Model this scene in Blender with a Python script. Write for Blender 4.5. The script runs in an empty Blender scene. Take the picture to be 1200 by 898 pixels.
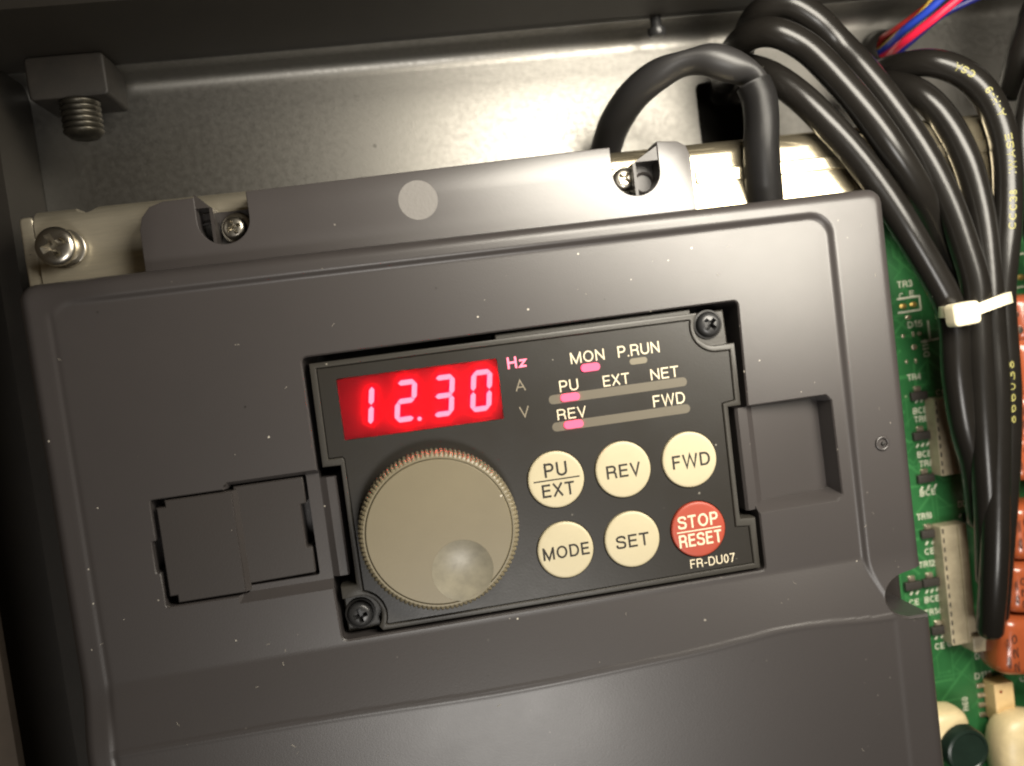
import bpy, bmesh, math, random
from mathutils import Vector, Matrix

random.seed(7)
C = bpy.context.scene
COL = C.collection
MM = 0.001                                     # everything below is measured in millimetres

# ------------------------------------------------------------------ camera
# axes of the drive's front face seen from the phone camera (x right, y up the face, z out of the face)
FPX, CX, CY, DIST = 950.0, 600.0, 449.0, 157.0
EX = Vector((0.9848142, -0.13327608, 0.11125859))
EY = Vector((-0.12807133, -0.99036289, -0.05271703))
EZ = Vector((0.1172123, 0.03766745, -0.99239228))
ORG = Vector((0.0, 0.0, DIST))

def at(u, v, z=0.0):
    """where the sight line through a measured photo point meets the level z (mm)"""
    r = Vector(((u - CX) / FPX, (v - CY) / FPX, 1.0))
    A = Matrix((EX, EY, -r)).transposed()
    s = A.inverted() @ (-(ORG + EZ * z))
    return Vector((s[0], s[1], z))

cam_d = bpy.data.cameras.new("camera")
cam = bpy.data.objects.new("camera", cam_d)
COL.objects.link(cam)
R_wc = Matrix((EX, EY, EZ))                    # camera-cv -> world rows
pos = -(R_wc @ ORG) * MM
rot = R_wc @ Matrix(((1, 0, 0), (0, -1, 0), (0, 0, -1)))
cam.matrix_world = Matrix.Translation(pos) @ rot.to_4x4()
cam_d.sensor_width = 36.0
cam_d.sensor_fit = 'HORIZONTAL'
cam_d.lens = FPX * 36.0 / 1200.0
cam_d.clip_start = 0.005
cam_d.clip_end = 10.0
cam_d.dof.use_dof = True
cam_d.dof.focus_distance = 0.156
cam_d.dof.aperture_fstop = 12.0
C.camera = cam

# ------------------------------------------------------------------ world, lamps, exposure
W = bpy.data.worlds.new("World")
C.world = W
W.use_nodes = True
W.node_tree.nodes["Background"].inputs[0].default_value = (1.0, 0.74, 0.46, 1)
W.node_tree.nodes["Background"].inputs[1].default_value = 0.03

def lamp(name, loc, aim, w, h, power, col):
    d = bpy.data.lights.new(name, 'AREA')
    d.shape = 'RECTANGLE'; d.size = w * MM; d.size_y = h * MM
    d.energy = power; d.color = col
    o = bpy.data.objects.new(name, d); COL.objects.link(o)
    o.location = Vector(loc) * MM
    o.rotation_euler = (Vector(aim) - Vector(loc)).to_track_quat('-Z', 'Y').to_euler()
    return o
lamp("work_lamp", (82, 60, 118), (55, 25, 0), 135, 62, 0.70, (1.0, 0.93, 0.80))
lamp("room_lamp", (5, -215, 350), (-10, -40, 0), 110, 80, 0.66, (1.0, 0.96, 0.90))

C.view_settings.view_transform = 'Standard'
C.view_settings.look = 'None'
C.view_settings.exposure = 0.0
C.view_settings.gamma = 1.0
C.view_settings.use_curve_mapping = False
C.render.engine = 'CYCLES'
C.cycles.use_denoising = True
C.cycles.max_bounces = 8
C.cycles.pixel_filter_type = 'BLACKMAN_HARRIS'
C.cycles.filter_width = 2.1

# ------------------------------------------------------------------ materials
def mat(name, base, rough=0.5, metal=0.0, spec=0.5, grain=0.0, grain_scale=2500.0, blot=0.0, blot_scale=60.0,
        specks=0.0, speck_col=(0.50, 0.46, 0.39), dark_specks=0.0, emit=None, emit_s=0.0, rough_var=0.0, streak=False,
        coat=0.0, speck_scale=330.0, blot_col=None):
    m = bpy.data.materials.new(name)
    m.use_nodes = True
    nt = m.node_tree; N = nt.nodes; L = nt.links
    p = N["Principled BSDF"]
    p.inputs["Base Color"].default_value = (*base, 1)
    p.inputs["Roughness"].default_value = rough
    p.inputs["Metallic"].default_value = metal
    p.inputs["Specular IOR Level"].default_value = spec
    p.inputs["Coat Weight"].default_value = coat
    p.inputs["Coat Roughness"].default_value = 0.15
    if emit:
        p.inputs["Emission Color"].default_value = (*emit, 1)
        p.inputs["Emission Strength"].default_value = emit_s
    geo = N.new("ShaderNodeNewGeometry")
    vec = geo.outputs["Position"]
    if streak:
        mp = N.new("ShaderNodeMapping"); mp.inputs["Scale"].default_value = (0.12, 1, 1)
        L.new(vec, mp.inputs[0]); svec = mp.outputs[0]
    else:
        svec = vec
    col = None
    if blot > 0:
        n = N.new("ShaderNodeTexNoise"); n.inputs["Scale"].default_value = blot_scale; n.inputs["Detail"].default_value = 6
        n.inputs["Roughness"].default_value = 0.65
        L.new(svec, n.inputs["Vector"])
        r = N.new("ShaderNodeMapRange"); r.inputs[1].default_value = 0.35; r.inputs[2].default_value = 0.68
        L.new(n.outputs["Fac"], r.inputs[0])
        mx = N.new("ShaderNodeMix"); mx.data_type = 'RGBA'
        L.new(r.outputs[0], mx.inputs[0])
        bc = blot_col or tuple(c * (1 - blot) for c in base)
        mx.inputs[6].default_value = (*bc, 1)
        mx.inputs[7].default_value = (*base, 1)
        col = mx.outputs[2]
        if rough_var > 0:
            rr = N.new("ShaderNodeMapRange"); rr.inputs[3].default_value = rough + rough_var; rr.inputs[4].default_value = rough - rough_var
            L.new(r.outputs[0], rr.inputs[0]); L.new(rr.outputs[0], p.inputs["Roughness"])
    def speck(scale, dens, c, rad, seed):
        nonlocal col
        mp = N.new("ShaderNodeMapping"); mp.inputs["Location"].default_value = (seed * .013, seed * .007, 0)
        L.new(vec, mp.inputs[0])
        wob = N.new("ShaderNodeTexNoise"); wob.inputs["Scale"].default_value = 3500.0
        L.new(mp.outputs[0], wob.inputs["Vector"])
        v = N.new("ShaderNodeTexVoronoi"); v.inputs["Scale"].default_value = scale
        L.new(mp.outputs[0], v.inputs["Vector"])
        sep = N.new("ShaderNodeSeparateColor"); L.new(v.outputs["Color"], sep.inputs[0])
        pick = N.new("ShaderNodeMath"); pick.operation = 'LESS_THAN'; pick.inputs[1].default_value = dens
        L.new(sep.outputs[0], pick.inputs[0])
        size = N.new("ShaderNodeMath"); size.operation = 'MULTIPLY'; size.inputs[1].default_value = rad
        L.new(sep.outputs[1], size.inputs[0])
        dd = N.new("ShaderNodeMath"); dd.operation = 'MULTIPLY_ADD'; dd.inputs[1].default_value = 0.12; 
        L.new(wob.outputs["Fac"], dd.inputs[0]); L.new(v.outputs["Distance"], dd.inputs[2])
        sb = N.new("ShaderNodeMath"); sb.operation = 'SUBTRACT'; sb.inputs[1].default_value = 0.06
        L.new(dd.outputs[0], sb.inputs[0])
        near = N.new("ShaderNodeMath"); near.operation = 'LESS_THAN'
        L.new(sb.outputs[0], near.inputs[0]); L.new(size.outputs[0], near.inputs[1])
        both = N.new("ShaderNodeMath"); both.operation = 'MULTIPLY'
        L.new(pick.outputs[0], both.inputs[0]); L.new(near.outputs[0], both.inputs[1])
        op = N.new("ShaderNodeMath"); op.operation = 'MULTIPLY'; op.use_clamp = True
        pw = N.new("ShaderNodeMath"); pw.operation = 'POWER'; pw.inputs[1].default_value = 3.0; L.new(sep.outputs[2], pw.inputs[0])
        L.new(both.outputs[0], op.inputs[0]); L.new(pw.outputs[0], op.inputs[1])
        mx = N.new("ShaderNodeMix"); mx.data_type = 'RGBA'
        L.new(op.outputs[0], mx.inputs[0])
        if col: L.new(col, mx.inputs[6])
        else: mx.inputs[6].default_value = (*base, 1)
        mx.inputs[7].default_value = (*c, 1)
        col = mx.outputs[2]
    if specks > 0:
        speck(speck_scale, specks, speck_col, 0.15, 1)
    if dark_specks > 0:
        speck(speck_scale * .55, dark_specks, (0.012, 0.01, 0.008), 0.10, 5)
    if col:
        L.new(col, p.inputs["Base Color"])
    if grain > 0:
        n = N.new("ShaderNodeTexNoise"); n.inputs["Scale"].default_value = grain_scale; n.inputs["Detail"].default_value = 2
        L.new(svec, n.inputs["Vector"])
        b = N.new("ShaderNodeBump"); b.inputs["Strength"].default_value = grain; b.inputs["Distance"].default_value = 0.00006
        L.new(n.outputs["Fac"], b.inputs["Height"])
        L.new(b.outputs[0], p.inputs["Normal"])
    return m

M = {}
M['cover'] = mat("cover_plastic", (0.0445, 0.0392, 0.0382), 0.375, spec=0.72, grain=0.22, grain_scale=3600, blot=0.14, blot_scale=28, rough_var=0.018, specks=0.15, dark_specks=0.08, speck_scale=620)
M['lid'] = mat("lid_plastic", (0.038, 0.033, 0.031), 0.39, grain=0.22, grain_scale=3600, blot=0.14, blot_scale=40, rough_var=0.03, specks=0.04, speck_scale=650)
M['strip'] = mat("strip_plastic", (0.052, 0.046, 0.045), 0.33, spec=1.0, grain=0.12, grain_scale=1800, blot=0.10, blot_scale=50, rough_var=.004, specks=0.03, dark_specks=0.04, speck_scale=600)
M['disc'] = mat("disc_plastic", (0.17, 0.16, 0.15), 0.5, grain=0.6, grain_scale=1600)
M['bezel'] = mat("bezel_plastic", (0.036, 0.033, 0.028), 0.42, grain=0.3, specks=0.05, speck_scale=650)
M['label'] = mat("label_film", (0.021, 0.0185, 0.0150), 0.37, grain=0.2, blot=0.25, blot_scale=55, rough_var=.04, specks=0.10, speck_col=(.5, .47, .4), speck_scale=650)
M['black'] = mat("black_plastic", (0.012, 0.011, 0.010), 0.5)
M['ink'] = mat("cream_ink", (0.66, 0.58, 0.42), 0.6)
M['ink_dim'] = mat("dim_ink", (0.20, 0.17, 0.12), 0.6)
M['dark_ink'] = mat("dark_ink", (0.014, 0.011, 0.008), 0.7)
M['bar'] = mat("printed_bar", (0.11, 0.095, 0.068), 0.5)
M['led_off'] = mat("unlit_lens", (0.17, 0.15, 0.105), 0.45)
M['button'] = mat("cream_button", (0.49, 0.43, 0.285), 0.45, grain=0.15, blot=0.08, blot_scale=90, specks=0.06, speck_col=(.12, .09, .05), speck_scale=520)
M['stop'] = mat("red_button", (0.36, 0.058, 0.032), 0.45, grain=0.15, blot=0.1, blot_scale=90)
M['dial'] = mat("beige_dial", (0.185, 0.157, 0.100), 0.40, grain=0.2, blot=0.10, blot_scale=45, specks=0.05, dark_specks=0.10, speck_scale=260)
M['dimple'] = mat("dial_dimple", (0.25, 0.228, 0.17), 0.36, blot=0.4, blot_scale=170, rough_var=.05)
M['segment'] = mat("lit_segment", (0.25, 0.06, 0.08), 0.4, emit=(1.0, 0.30, 0.36), emit_s=3.6)
M['segment_side'] = mat("lit_segment_side", (0.9, 0.05, 0.1), 0.4, emit=(1.0, 0.0, 0.035), emit_s=105.0)
M['window'] = mat("red_display_floor", (0.16, 0.002, 0.006), 0.6)
M['lens'] = mat("red_lens", (1.0, 0.42, 0.50), 0.30)
_p = M['lens'].node_tree.nodes["Principled BSDF"]; _p.inputs["Transmission Weight"].default_value = 1.0; _p.inputs["IOR"].default_value = 1.25
M['led_side'] = mat('lit_led_side', (0.5, 0.02, 0.05), 0.4, emit=(1.0, 0.02, 0.10), emit_s=7.0)
M['flange'] = mat('brown_grey_flange', (0.085, 0.066, 0.05), 0.5, blot=0.25, blot_scale=60)  # lighter brown grey than the wall it folds from
M['plate_bright'] = mat('polished_zinc', (0.80, 0.70, 0.50), 0.20, 0.93, blot=0.25, blot_scale=120, rough_var=0.05, streak=True, grain=0.15, grain_scale=1200)
M['lint'] = mat('pale_lint', (0.34, 0.31, 0.26), 0.8)
M['block'] = mat('shaded_block', (0.013, 0.010, 0.007), 0.65, grain=0.4, grain_scale=900, blot=0.5, blot_scale=120)  # block colour darkened for the same weak light, with mottling
M['dark_steel'] = mat("shaded_steel", (0.115, 0.105, 0.085), 0.40, 0.9, blot=0.5, blot_scale=300)  # mottled steel, colour darkened for the weak light on the bolt
M['trace'] = mat("copper_trace_under_mask", (0.038, 0.165, 0.052), 0.3)
M['led_on'] = mat("lit_led", (0.25, 0.05, 0.08), 0.4, emit=(1.0, 0.13, 0.27), emit_s=1.1)
M['ink_red'] = mat("lit_lettering", (0.9, 0.2, 0.3), 0.5, emit=(1.0, 0.10, 0.20), emit_s=0.85)
M['steel'] = mat("zinc_steel", (0.62, 0.58, 0.50), 0.30, 1.0, blot=0.35, blot_scale=260, rough_var=0.08)
M['black_steel'] = mat("black_screw_steel", (0.035, 0.035, 0.036), 0.36, 0.3, spec=0.7)
M['chromate'] = mat("chromate_plate_lit", (0.76, 0.69, 0.54), 0.36, 0.80, blot=0.42, blot_scale=260, rough_var=0.09, streak=True, grain=0.4, grain_scale=900, dark_specks=.35, speck_scale=700)  # duller copy of the plate metal; its pale tone stands in for reflected light
M['galv'] = mat("galvanised_sheet", (0.25, 0.241, 0.222), 0.42, 0.97, blot=0.14, blot_scale=700, rough_var=0.05, grain=0.3, grain_scale=2200, dark_specks=.06)
M['rail'] = mat("dark_cabinet_paint", (0.015, 0.0118, 0.008), 0.6, grain=0.3, grain_scale=700, blot=0.3, blot_scale=60)
M['cable'] = mat("black_pvc", (0.011, 0.0098, 0.0085), 0.27, spec=0.40, grain=0.35, grain_scale=420, specks=0.10, speck_col=(.6, .58, .5), blot=0.2, blot_scale=110)
M['shrink'] = mat("shrink_tube", (0.022, 0.021, 0.021), 0.42, grain=0.2, specks=0.12, speck_col=(.6, .58, .5))
M['cable_ink'] = mat("yellow_cable_print", (0.24, 0.22, 0.06), 0.5)
M['tie'] = mat("nylon_tie", (0.82, 0.74, 0.53), 0.35, grain=0.1)
M['pcb'] = mat("green_solder_mask", (0.024, 0.125, 0.038), 0.32, blot=0.25, blot_scale=120, specks=0.05, speck_col=(.5, .55, .35))
M['silk'] = mat("white_silkscreen", (0.56, 0.55, 0.44), 0.6)
M['conn'] = mat("white_connector", (0.44, 0.38, 0.26), 0.4, blot=0.38, blot_scale=140)
M['slot'] = mat("connector_slot", (0.03, 0.026, 0.02), 0.6)
M['smd'] = mat("smd_epoxy", (0.03, 0.026, 0.022), 0.5)
M['solder'] = mat("solder", (0.55, 0.48, 0.36), 0.35, 0.9)
M['gold'] = mat("gold_pad", (0.75, 0.52, 0.16), 0.3, 0.8)
M['opto'] = mat("cream_epoxy", (0.74, 0.53, 0.26), 0.5, blot=0.12, blot_scale=200)
M['film'] = mat("orange_epoxy", (0.34, 0.078, 0.026), 0.25, coat=0.4, blot=0.15, blot_scale=160)
M['brown'] = mat("brown_epoxy", (0.30, 0.07, 0.03), 0.25, coat=0.3, blot=0.3, blot_scale=200)
M['glue'] = mat("cream_silicone", (0.76, 0.62, 0.36), 0.4, blot=0.22, blot_scale=150, grain=0.3, grain_scale=500)
M['sleeve'] = mat("dark_green_sleeve", (0.014, 0.028, 0.020), 0.3, blot=0.35, blot_scale=110)
M['w_red'] = mat("red_wire", (0.65, 0.015, 0.05), 0.35)
M['w_dred'] = mat("dark_red_wire", (0.30, 0.02, 0.02), 0.4)
M['w_blue'] = mat("blue_wire", (0.02, 0.05, 0.38), 0.35)
M['w_navy'] = mat("navy_wire", (0.01, 0.012, 0.12), 0.35)
M['w_yel'] = mat("yellow_wire", (0.50, 0.33, 0.04), 0.4)

# ------------------------------------------------------------------ object helpers
def obj(name, bm, m, parent=None, smooth=None, base=None):
    """link a bmesh (in mm, world position) as one mesh object"""
    me = bpy.data.meshes.new(name)
    if base is None:
        base = parent['base_mm'] if parent is not None and 'base_mm' in parent.keys() else (0, 0, 0)
    b = Vector(base)
    for v in bm.verts: v.co = (v.co - b) * MM
    bm.to_mesh(me); bm.free()
    for x in (m if isinstance(m, (list, tuple)) else [m]): me.materials.append(x)
    if smooth is not None:
        for p in me.polygons: p.use_smooth = True
        me.set_sharp_from_angle(angle=math.radians(smooth))
    o = bpy.data.objects.new(name, me)
    COL.objects.link(o)
    if parent is not None:
        o.parent = parent
        o['base_mm'] = tuple(base)
        if parent.type == 'MESH' and parent.parent is None and parent.location.length > 0: pass
    else:
        o.location = b * MM
        o['base_mm'] = tuple(base)
    return o

def thing(name, label, cat, base=(0, 0, 0), group=None):
    o = bpy.data.objects.new(name, None)
    o.empty_display_size = 0.005
    COL.objects.link(o)
    o.location = Vector(base) * MM
    o['base_mm'] = tuple(base)
    o['label'] = label; o['category'] = cat
    if group: o['group'] = group
    return o

def tag(o, label, cat, group=None):
    o['label'] = label; o['category'] = cat
    if group: o['group'] = group
    return o

def structure(o, label=None):
    o['kind'] = 'structure'
    if label: o['label'] = label
    return o

def rrect(x0, y0, x1, y1, r, n=6):
    pts = []
    for cx, cy, a0 in ((x1 - r, y1 - r, 0), (x0 + r, y1 - r, 90), (x0 + r, y0 + r, 180), (x1 - r, y0 + r, 270)):
        for i in range(n + 1):
            a = math.radians(a0 + 90 * i / n)
            pts.append((cx + r * math.cos(a), cy + r * math.sin(a)))
    return pts

def circle(cx, cy, r, n=32):
    return [(cx + r * math.cos(2 * math.pi * i / n), cy + r * math.sin(2 * math.pi * i / n)) for i in range(n)]

def ccw(p):
    a = sum(p[i][0] * p[(i + 1) % len(p)][1] - p[(i + 1) % len(p)][0] * p[i][1] for i in range(len(p)))
    return list(p) if a > 0 else list(reversed(p))

def inset(p, d):
    """move a counter-clockwise outline inwards by d (outwards when negative)"""
    n = len(p); out = []
    for i in range(n):
        a, b, c = Vector(p[i - 1]), Vector(p[i]), Vector(p[(i + 1) % n])
        e1 = (b - a); e2 = (c - b)
        if e1.length < 1e-6 or e2.length < 1e-6: out.append(tuple(b)); continue
        e1.normalize(); e2.normalize()
        n1 = Vector((-e1.y, e1.x)); n2 = Vector((-e2.y, e2.x))
        k = n1 + n2
        if k.length < 1e-4: out.append(tuple(b + n1 * d)); continue
        k.normalize()
        s = d / max(0.4, k.dot(n1))
        out.append(tuple(b + k * s))
    return out

def round_poly(p, r, n=4):
    """round the corners of an outline (r: one radius, or one per corner)"""
    p = ccw(p); out = []
    for i in range(len(p)):
        a, b, c = Vector(p[i - 1]), Vector(p[i]), Vector(p[(i + 1) % len(p)])
        rr = r
        d1 = (a - b); d2 = (c - b)
        l = min(rr, d1.length * .45, d2.length * .45)
        d1.normalize(); d2.normalize()
        for k in range(n + 1):
            t = k / n
            q = (1 - t) ** 2 * (b + d1 * l) + 2 * t * (1 - t) * b + t * t * (b + d2 * l)
            out.append(tuple(q))
    return out

def loft(bm, rings, cap0=True, cap1=True):
    """rings: lists of 3-D points, same length each"""
    vs = [[bm.verts.new(q) for q in r] for r in rings]
    n = len(vs[0])
    for a, b in zip(vs, vs[1:]):
        for i in range(n):
            bm.faces.new((a[i], a[(i + 1) % n], b[(i + 1) % n], b[i]))
    if cap0: bm.faces.new(list(reversed(vs[0])))
    if cap1: bm.faces.new(vs[-1])
    return vs

def prism(poly, z0, z1, bev=0.0, bm=None, flare=0.0, steps=1):
    """upright prism with a bevelled top edge; flare widens the foot"""
    bm = bm or bmesh.new()
    p = ccw(poly)
    rings = [[(x, y, z0) for x, y in (inset(p, -flare) if flare else p)]]
    if bev > 0:
        for k in range(steps + 1):
            a = math.pi / 2 * k / steps
            d = bev * (1 - math.cos(a)); zz = z1 - bev + bev * math.sin(a)
            rings.append([(x, y, zz) for x, y in (inset(p, d) if d > 1e-6 else p)])
    else:
        rings.append([(x, y, z1) for x, y in p])
    loft(bm, rings)
    return bm

def box(x0, y0, z0, x1, y1, z1, bm=None, bev=0.0):
    bm = bm or bmesh.new()
    if bev <= 0:
        return prism([(x0, y0), (x1, y0), (x1, y1), (x0, y1)], z0, z1, 0, bm)
    p = [(x0, y0), (x1, y0), (x1, y1), (x0, y1)]
    rr = round_poly(p, bev * 1.9, 3)
    return prism(rr, z0, z1, bev, bm, steps=3)

def fold(prof, x0, x1, th, side=1):
    """sheet metal of even thickness: a (y, z) profile swept along x; side=+1 puts the thickness below / behind it"""
    P = [Vector(p) for p in prof]
    nr = []
    for i in range(len(P)):
        t = (P[min(i + 1, len(P) - 1)] - P[max(i - 1, 0)]).normalized()
        nr.append(Vector((t.y, -t.x)) * side)
    sec = P + [p + q * th for p, q in reversed(list(zip(P, nr)))]
    bm = bmesh.new()
    loft(bm, [[(x, q.x, q.y) for q in sec] for x in (x0, x1)])
    bmesh.ops.recalc_face_normals(bm, faces=bm.faces)
    return bm

def lathe(profile, cx, cy, n=40, bm=None, cap=True):
    """profile: (radius, z) from outside foot to the top centre"""
    bm = bm or bmesh.new()
    rings = [[(cx + r * math.cos(2 * math.pi * i / n), cy + r * math.sin(2 * math.pi * i / n), z) for i in range(n)] for r, z in profile]
    loft(bm, rings, cap, cap)
    return bm

def boolean(bm, cutters, op='DIFFERENCE'):
    """exact boolean on bmeshes, returns a new bmesh"""
    me = bpy.data.meshes.new("tmp"); bm.normal_update(); bmesh.ops.recalc_face_normals(bm, faces=bm.faces)
    bm.to_mesh(me); bm.free()
    o = bpy.data.objects.new("tmp", me); COL.objects.link(o)
    tmp = [o]
    for c in cutters:
        cm = bpy.data.meshes.new("tmpc"); bmesh.ops.recalc_face_normals(c, faces=c.faces)
        c.to_mesh(cm); c.free()
        co = bpy.data.objects.new("tmpc", cm); COL.objects.link(co); tmp.append(co)
        md = o.modifiers.new("b", 'BOOLEAN'); md.object = co; md.operation = op; md.solver = 'EXACT'
    dg = bpy.context.evaluated_depsgraph_get()
    ev = o.evaluated_get(dg)
    out = bmesh.new(); out.from_mesh(ev.to_mesh()); ev.to_mesh_clear()
    for t in tmp:
        m = t.data; bpy.data.objects.remove(t); bpy.data.meshes.remove(m)
    return out

def cut_prism(poly, z0, z1, chamfer=0.25, ztop=0.0):
    """cutter with a small chamfer at level ztop"""
    p = ccw(poly)
    bm = bmesh.new()
    rings = [[(x, y, z0) for x, y in p], [(x, y, ztop - chamfer) for x, y in p],
             [(x, y, ztop + 0.001) for x, y in inset(p, -chamfer)], [(x, y, z1) for x, y in inset(p, -chamfer)]]
    loft(bm, rings)
    return bm

def spline(pts, sub=8):
    P = [Vector(p) for p in pts]
    P = [P[0] * 2 - P[1]] + P + [P[-1] * 2 - P[-2]]
    out = []
    for i in range(1, len(P) - 2):
        a, b, c, d = P[i - 1], P[i], P[i + 1], P[i + 2]
        for k in range(sub):
            t = k / sub
            out.append(0.5 * ((2 * b) + (c - a) * t + (2 * a - 5 * b + 4 * c - d) * t * t + (3 * b - a - 3 * c + d) * t ** 3))
    out.append(P[-2])
    return out

def tube(pts, r, n=18, sub=8, bm=None, flat=None, round_end=False):
    """swept tube; r may be one radius or one per control point; flat(t)->(a,b) scales the section"""
    bm = bm or bmesh.new()
    path = spline(pts, sub)
    m = len(path)
    if isinstance(r, (int, float)): rad = [r] * m
    else:
        rs = spline([(x, 0, 0) for x in r], sub); rad = [q.x for q in rs]
    up = Vector((0, 0, 1))
    rings = []; ups = []
    for i in range(m):
        t = (path[min(i + 1, m - 1)] - path[max(i - 1, 0)]).normalized()
        side = t.cross(up)
        if side.length < 0.05: side = t.cross(Vector((0, 1, 0)))
        side.normalize()
        up2 = side.cross(t).normalized()
        up = up2
        fa, fb = flat(i / (m - 1)) if flat else (1, 1)
        ring = []
        for k in range(n):
            a = 2 * math.pi * k / n
            ring.append(path[i] + side * (math.cos(a) * rad[i] * fa) + up2 * (math.sin(a) * rad[i] * fb))
        rings.append(ring); ups.append(up2)
    if round_end:
        for s in (1, -1):
            e = 0 if s < 0 else m - 1
            t = (path[e] - path[e - 1 if s > 0 else 1]).normalized()
            ex = []
            for q in (0.35, 0.7, 0.92):
                c = path[e] + t * rad[e] * math.sin(q * math.pi / 2) * .6
                ex.append([c + (v - path[e]) * math.cos(q * math.pi / 2) for v in rings[e if s > 0 else 0]])
            if s > 0: rings = rings + ex
            else: rings = list(reversed(ex)) + rings
    loft(bm, rings)
    return bm, path

def _el(cx, cy, rx, ry, a0, a1, n=14):
    return [(cx + rx * math.cos(math.radians(a0 + (a1 - a0) * i / n)), cy + ry * math.sin(math.radians(a0 + (a1 - a0) * i / n))) for i in range(n + 1)]
def glyphs(w):
    """centre lines of plain sans capitals, cap height 1, stroke w -> {char: (advance width, strokes)}"""
    h = w / 2; T = 1 - h; B = h
    def sm(p):
        return [tuple(q)[:2] for q in spline([(x, y, 0) for x, y in p], 4)]
    g = {}
    g['A'] = (.74, [[(h * .8, 0), (.37, 1 - h * .4), (.74 - h * .8, 0)], [(.17, .34), (.57, .34)]])
    g['B'] = (.64, [[(h, 0), (h, 1)], [(h, T), (.36, T)] + _el(.36, .74, .22, T - .74, 90, -90) + [(h, .5)], [(h, .5), (.38, .5)] + _el(.38, (.5 + B) / 2, .26 - h, (.5 - B) / 2, 90, -90) + [(h, B)]])
    g['C'] = (.72, [_el(.38, .5, .38 - h, .5 - h, 42, 318, 22)])
    g['D'] = (.70, [[(h, 0), (h, 1)], [(h, T), (.32, T)] + _el(.32, .5, .38 - h, .5 - h, 90, -90, 18) + [(h, B)]])
    g['E'] = (.58, [[(h, 0), (h, 1)], [(h, T), (.57, T)], [(h, .52), (.54, .52)], [(h, B), (.58, B)]])
    g['F'] = (.55, [[(h, 0), (h, 1)], [(h, T), (.55, T)], [(h, .5), (.48, .5)]])
    g['H'] = (.66, [[(h, 0), (h, 1)], [(.66 - h, 0), (.66 - h, 1)], [(h, .52), (.66 - h, .52)]])
    g['I'] = (w, [[(h, 0), (h, 1)]])
    g['M'] = (.82, [[(h, 0), (h, 1)], [(h + .01, T), (.41, h * .6), (.81 - h, T)], [(.82 - h, 0), (.82 - h, 1)]])
    g['N'] = (.68, [[(h, 0), (h, 1)], [(h, T), (.68 - h, B)], [(.68 - h, 0), (.68 - h, 1)]])
    g['O'] = (.78, [_el(.39, .5, .39 - h, .5 - h, 0, 360, 30)])
    g['P'] = (.62, [[(h, 0), (h, 1)], [(h, T), (.36, T)] + _el(.36, (T + .46) / 2, .26 - h, (T - .46) / 2, 90, -90) + [(h, .46)]])
    g['R'] = (.66, [[(h, 0), (h, 1)], [(h, T), (.38, T)] + _el(.38, (T + .48) / 2, .26 - h, (T - .48) / 2, 90, -90) + [(h, .48)], sm([(.36, .48), (.50, .44), (.565, .33), (.575, .15), (.61, 0)])])
    g['S'] = (.64, [sm([(.585, .70), (.55, .85), (.44, 1 - h - .005), (.32, T), (.17, T - .03), (.085, .80), (.085, .68), (.16, .58), (.32, .525), (.48, .475), (.565, .38), (.57, .22), (.50, .10), (.33, B), (.17, B + .02), (.075, .16), (.05, .31)])])
    g['T'] = (.62, [[(0, T), (.62, T)], [(.31, T), (.31, 0)]])
    g['U'] = (.68, [[(h, 1), (h, .34)] + _el(.34, .34, .34 - h, .34 - h, 180, 360, 16) + [(.68 - h, 1)]])
    g['V'] = (.66, [[(h * .7, 1), (.33, h * .4), (.66 - h * .7, 1)]])
    g['W'] = (1.0, [[(h * .7, 1), (.26, h * .5), (.50, 1 - h * .6), (.74, h * .5), (1 - h * .7, 1)]])
    g['X'] = (.66, [[(h * .7, 0), (.66 - h * .7, 1)], [(h * .7, 1), (.66 - h * .7, 0)]])
    g['z'] = (.46, [[(0.02, .70 - h), (.42, .70 - h), (.05, B), (.46, B)]])
    g['0'] = (.52, [_el(.26, .5, .26 - h, .5 - h, 0, 360, 26)])
    g['1'] = (.30, [[(.02, .78), (.22, .97), (.22, 0)]])
    g['2'] = (.54, [sm([(.07, .68), (.10, .86), (.26, T), (.42, .88), (.46, .72), (.40, .55), (.20, .30), (.07, B)]) + [(.54, B)]])
    g['3'] = (.54, [sm([(.06, .76), (.12, .90), (.27, T), (.42, .88), (.45, .72), (.38, .57), (.24, .53)]), sm([(.24, .53), (.42, .46), (.48, .28), (.41, .11), (.25, B), (.10, .11), (.05, .27)])])
    g['4'] = (.56, [[(.42, 0), (.42, 1), (.03, .30), (.56, .30)]])
    g['5'] = (.54, [[(.48, T), (.13, T), (.08, .52)] + sm([(.08, .52), (.26, .62), (.43, .52), (.48, .32), (.40, .11), (.24, B), (.10, .11), (.05, .24)])])
    g['6'] = (.54, [_el(.27, .31, .27 - h, .31 - h, 0, 360, 22), sm([(.46, .80), (.38, .92), (.27, T), (.12, .82), (.065, .55), (.065, .31)])])
    g['7'] = (.52, [[(.02, T), (.48, T), (.30, .50), (.18, 0)]])
    g['8'] = (.54, [_el(.27, .28, .27 - h, .28 - h, 0, 360, 20), _el(.27, .75, .22 - h, .25 - h, 0, 360, 20)])
    g['9'] = (.54, [_el(.27, .69, .27 - h, .31 - h, 0, 360, 22), sm([(.08, .20), (.16, .08), (.27, B), (.42, .18), (.475, .45), (.475, .69)])])
    g['-'] = (.34, [[(.02, .38), (.32, .38)]])
    g['.'] = (w, [[(h, 0), (h, w)]])
    g['+'] = (.6, [[(0, .5), (.6, .5)], [(.3, .2), (.3, .8)]])
    return g

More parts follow.
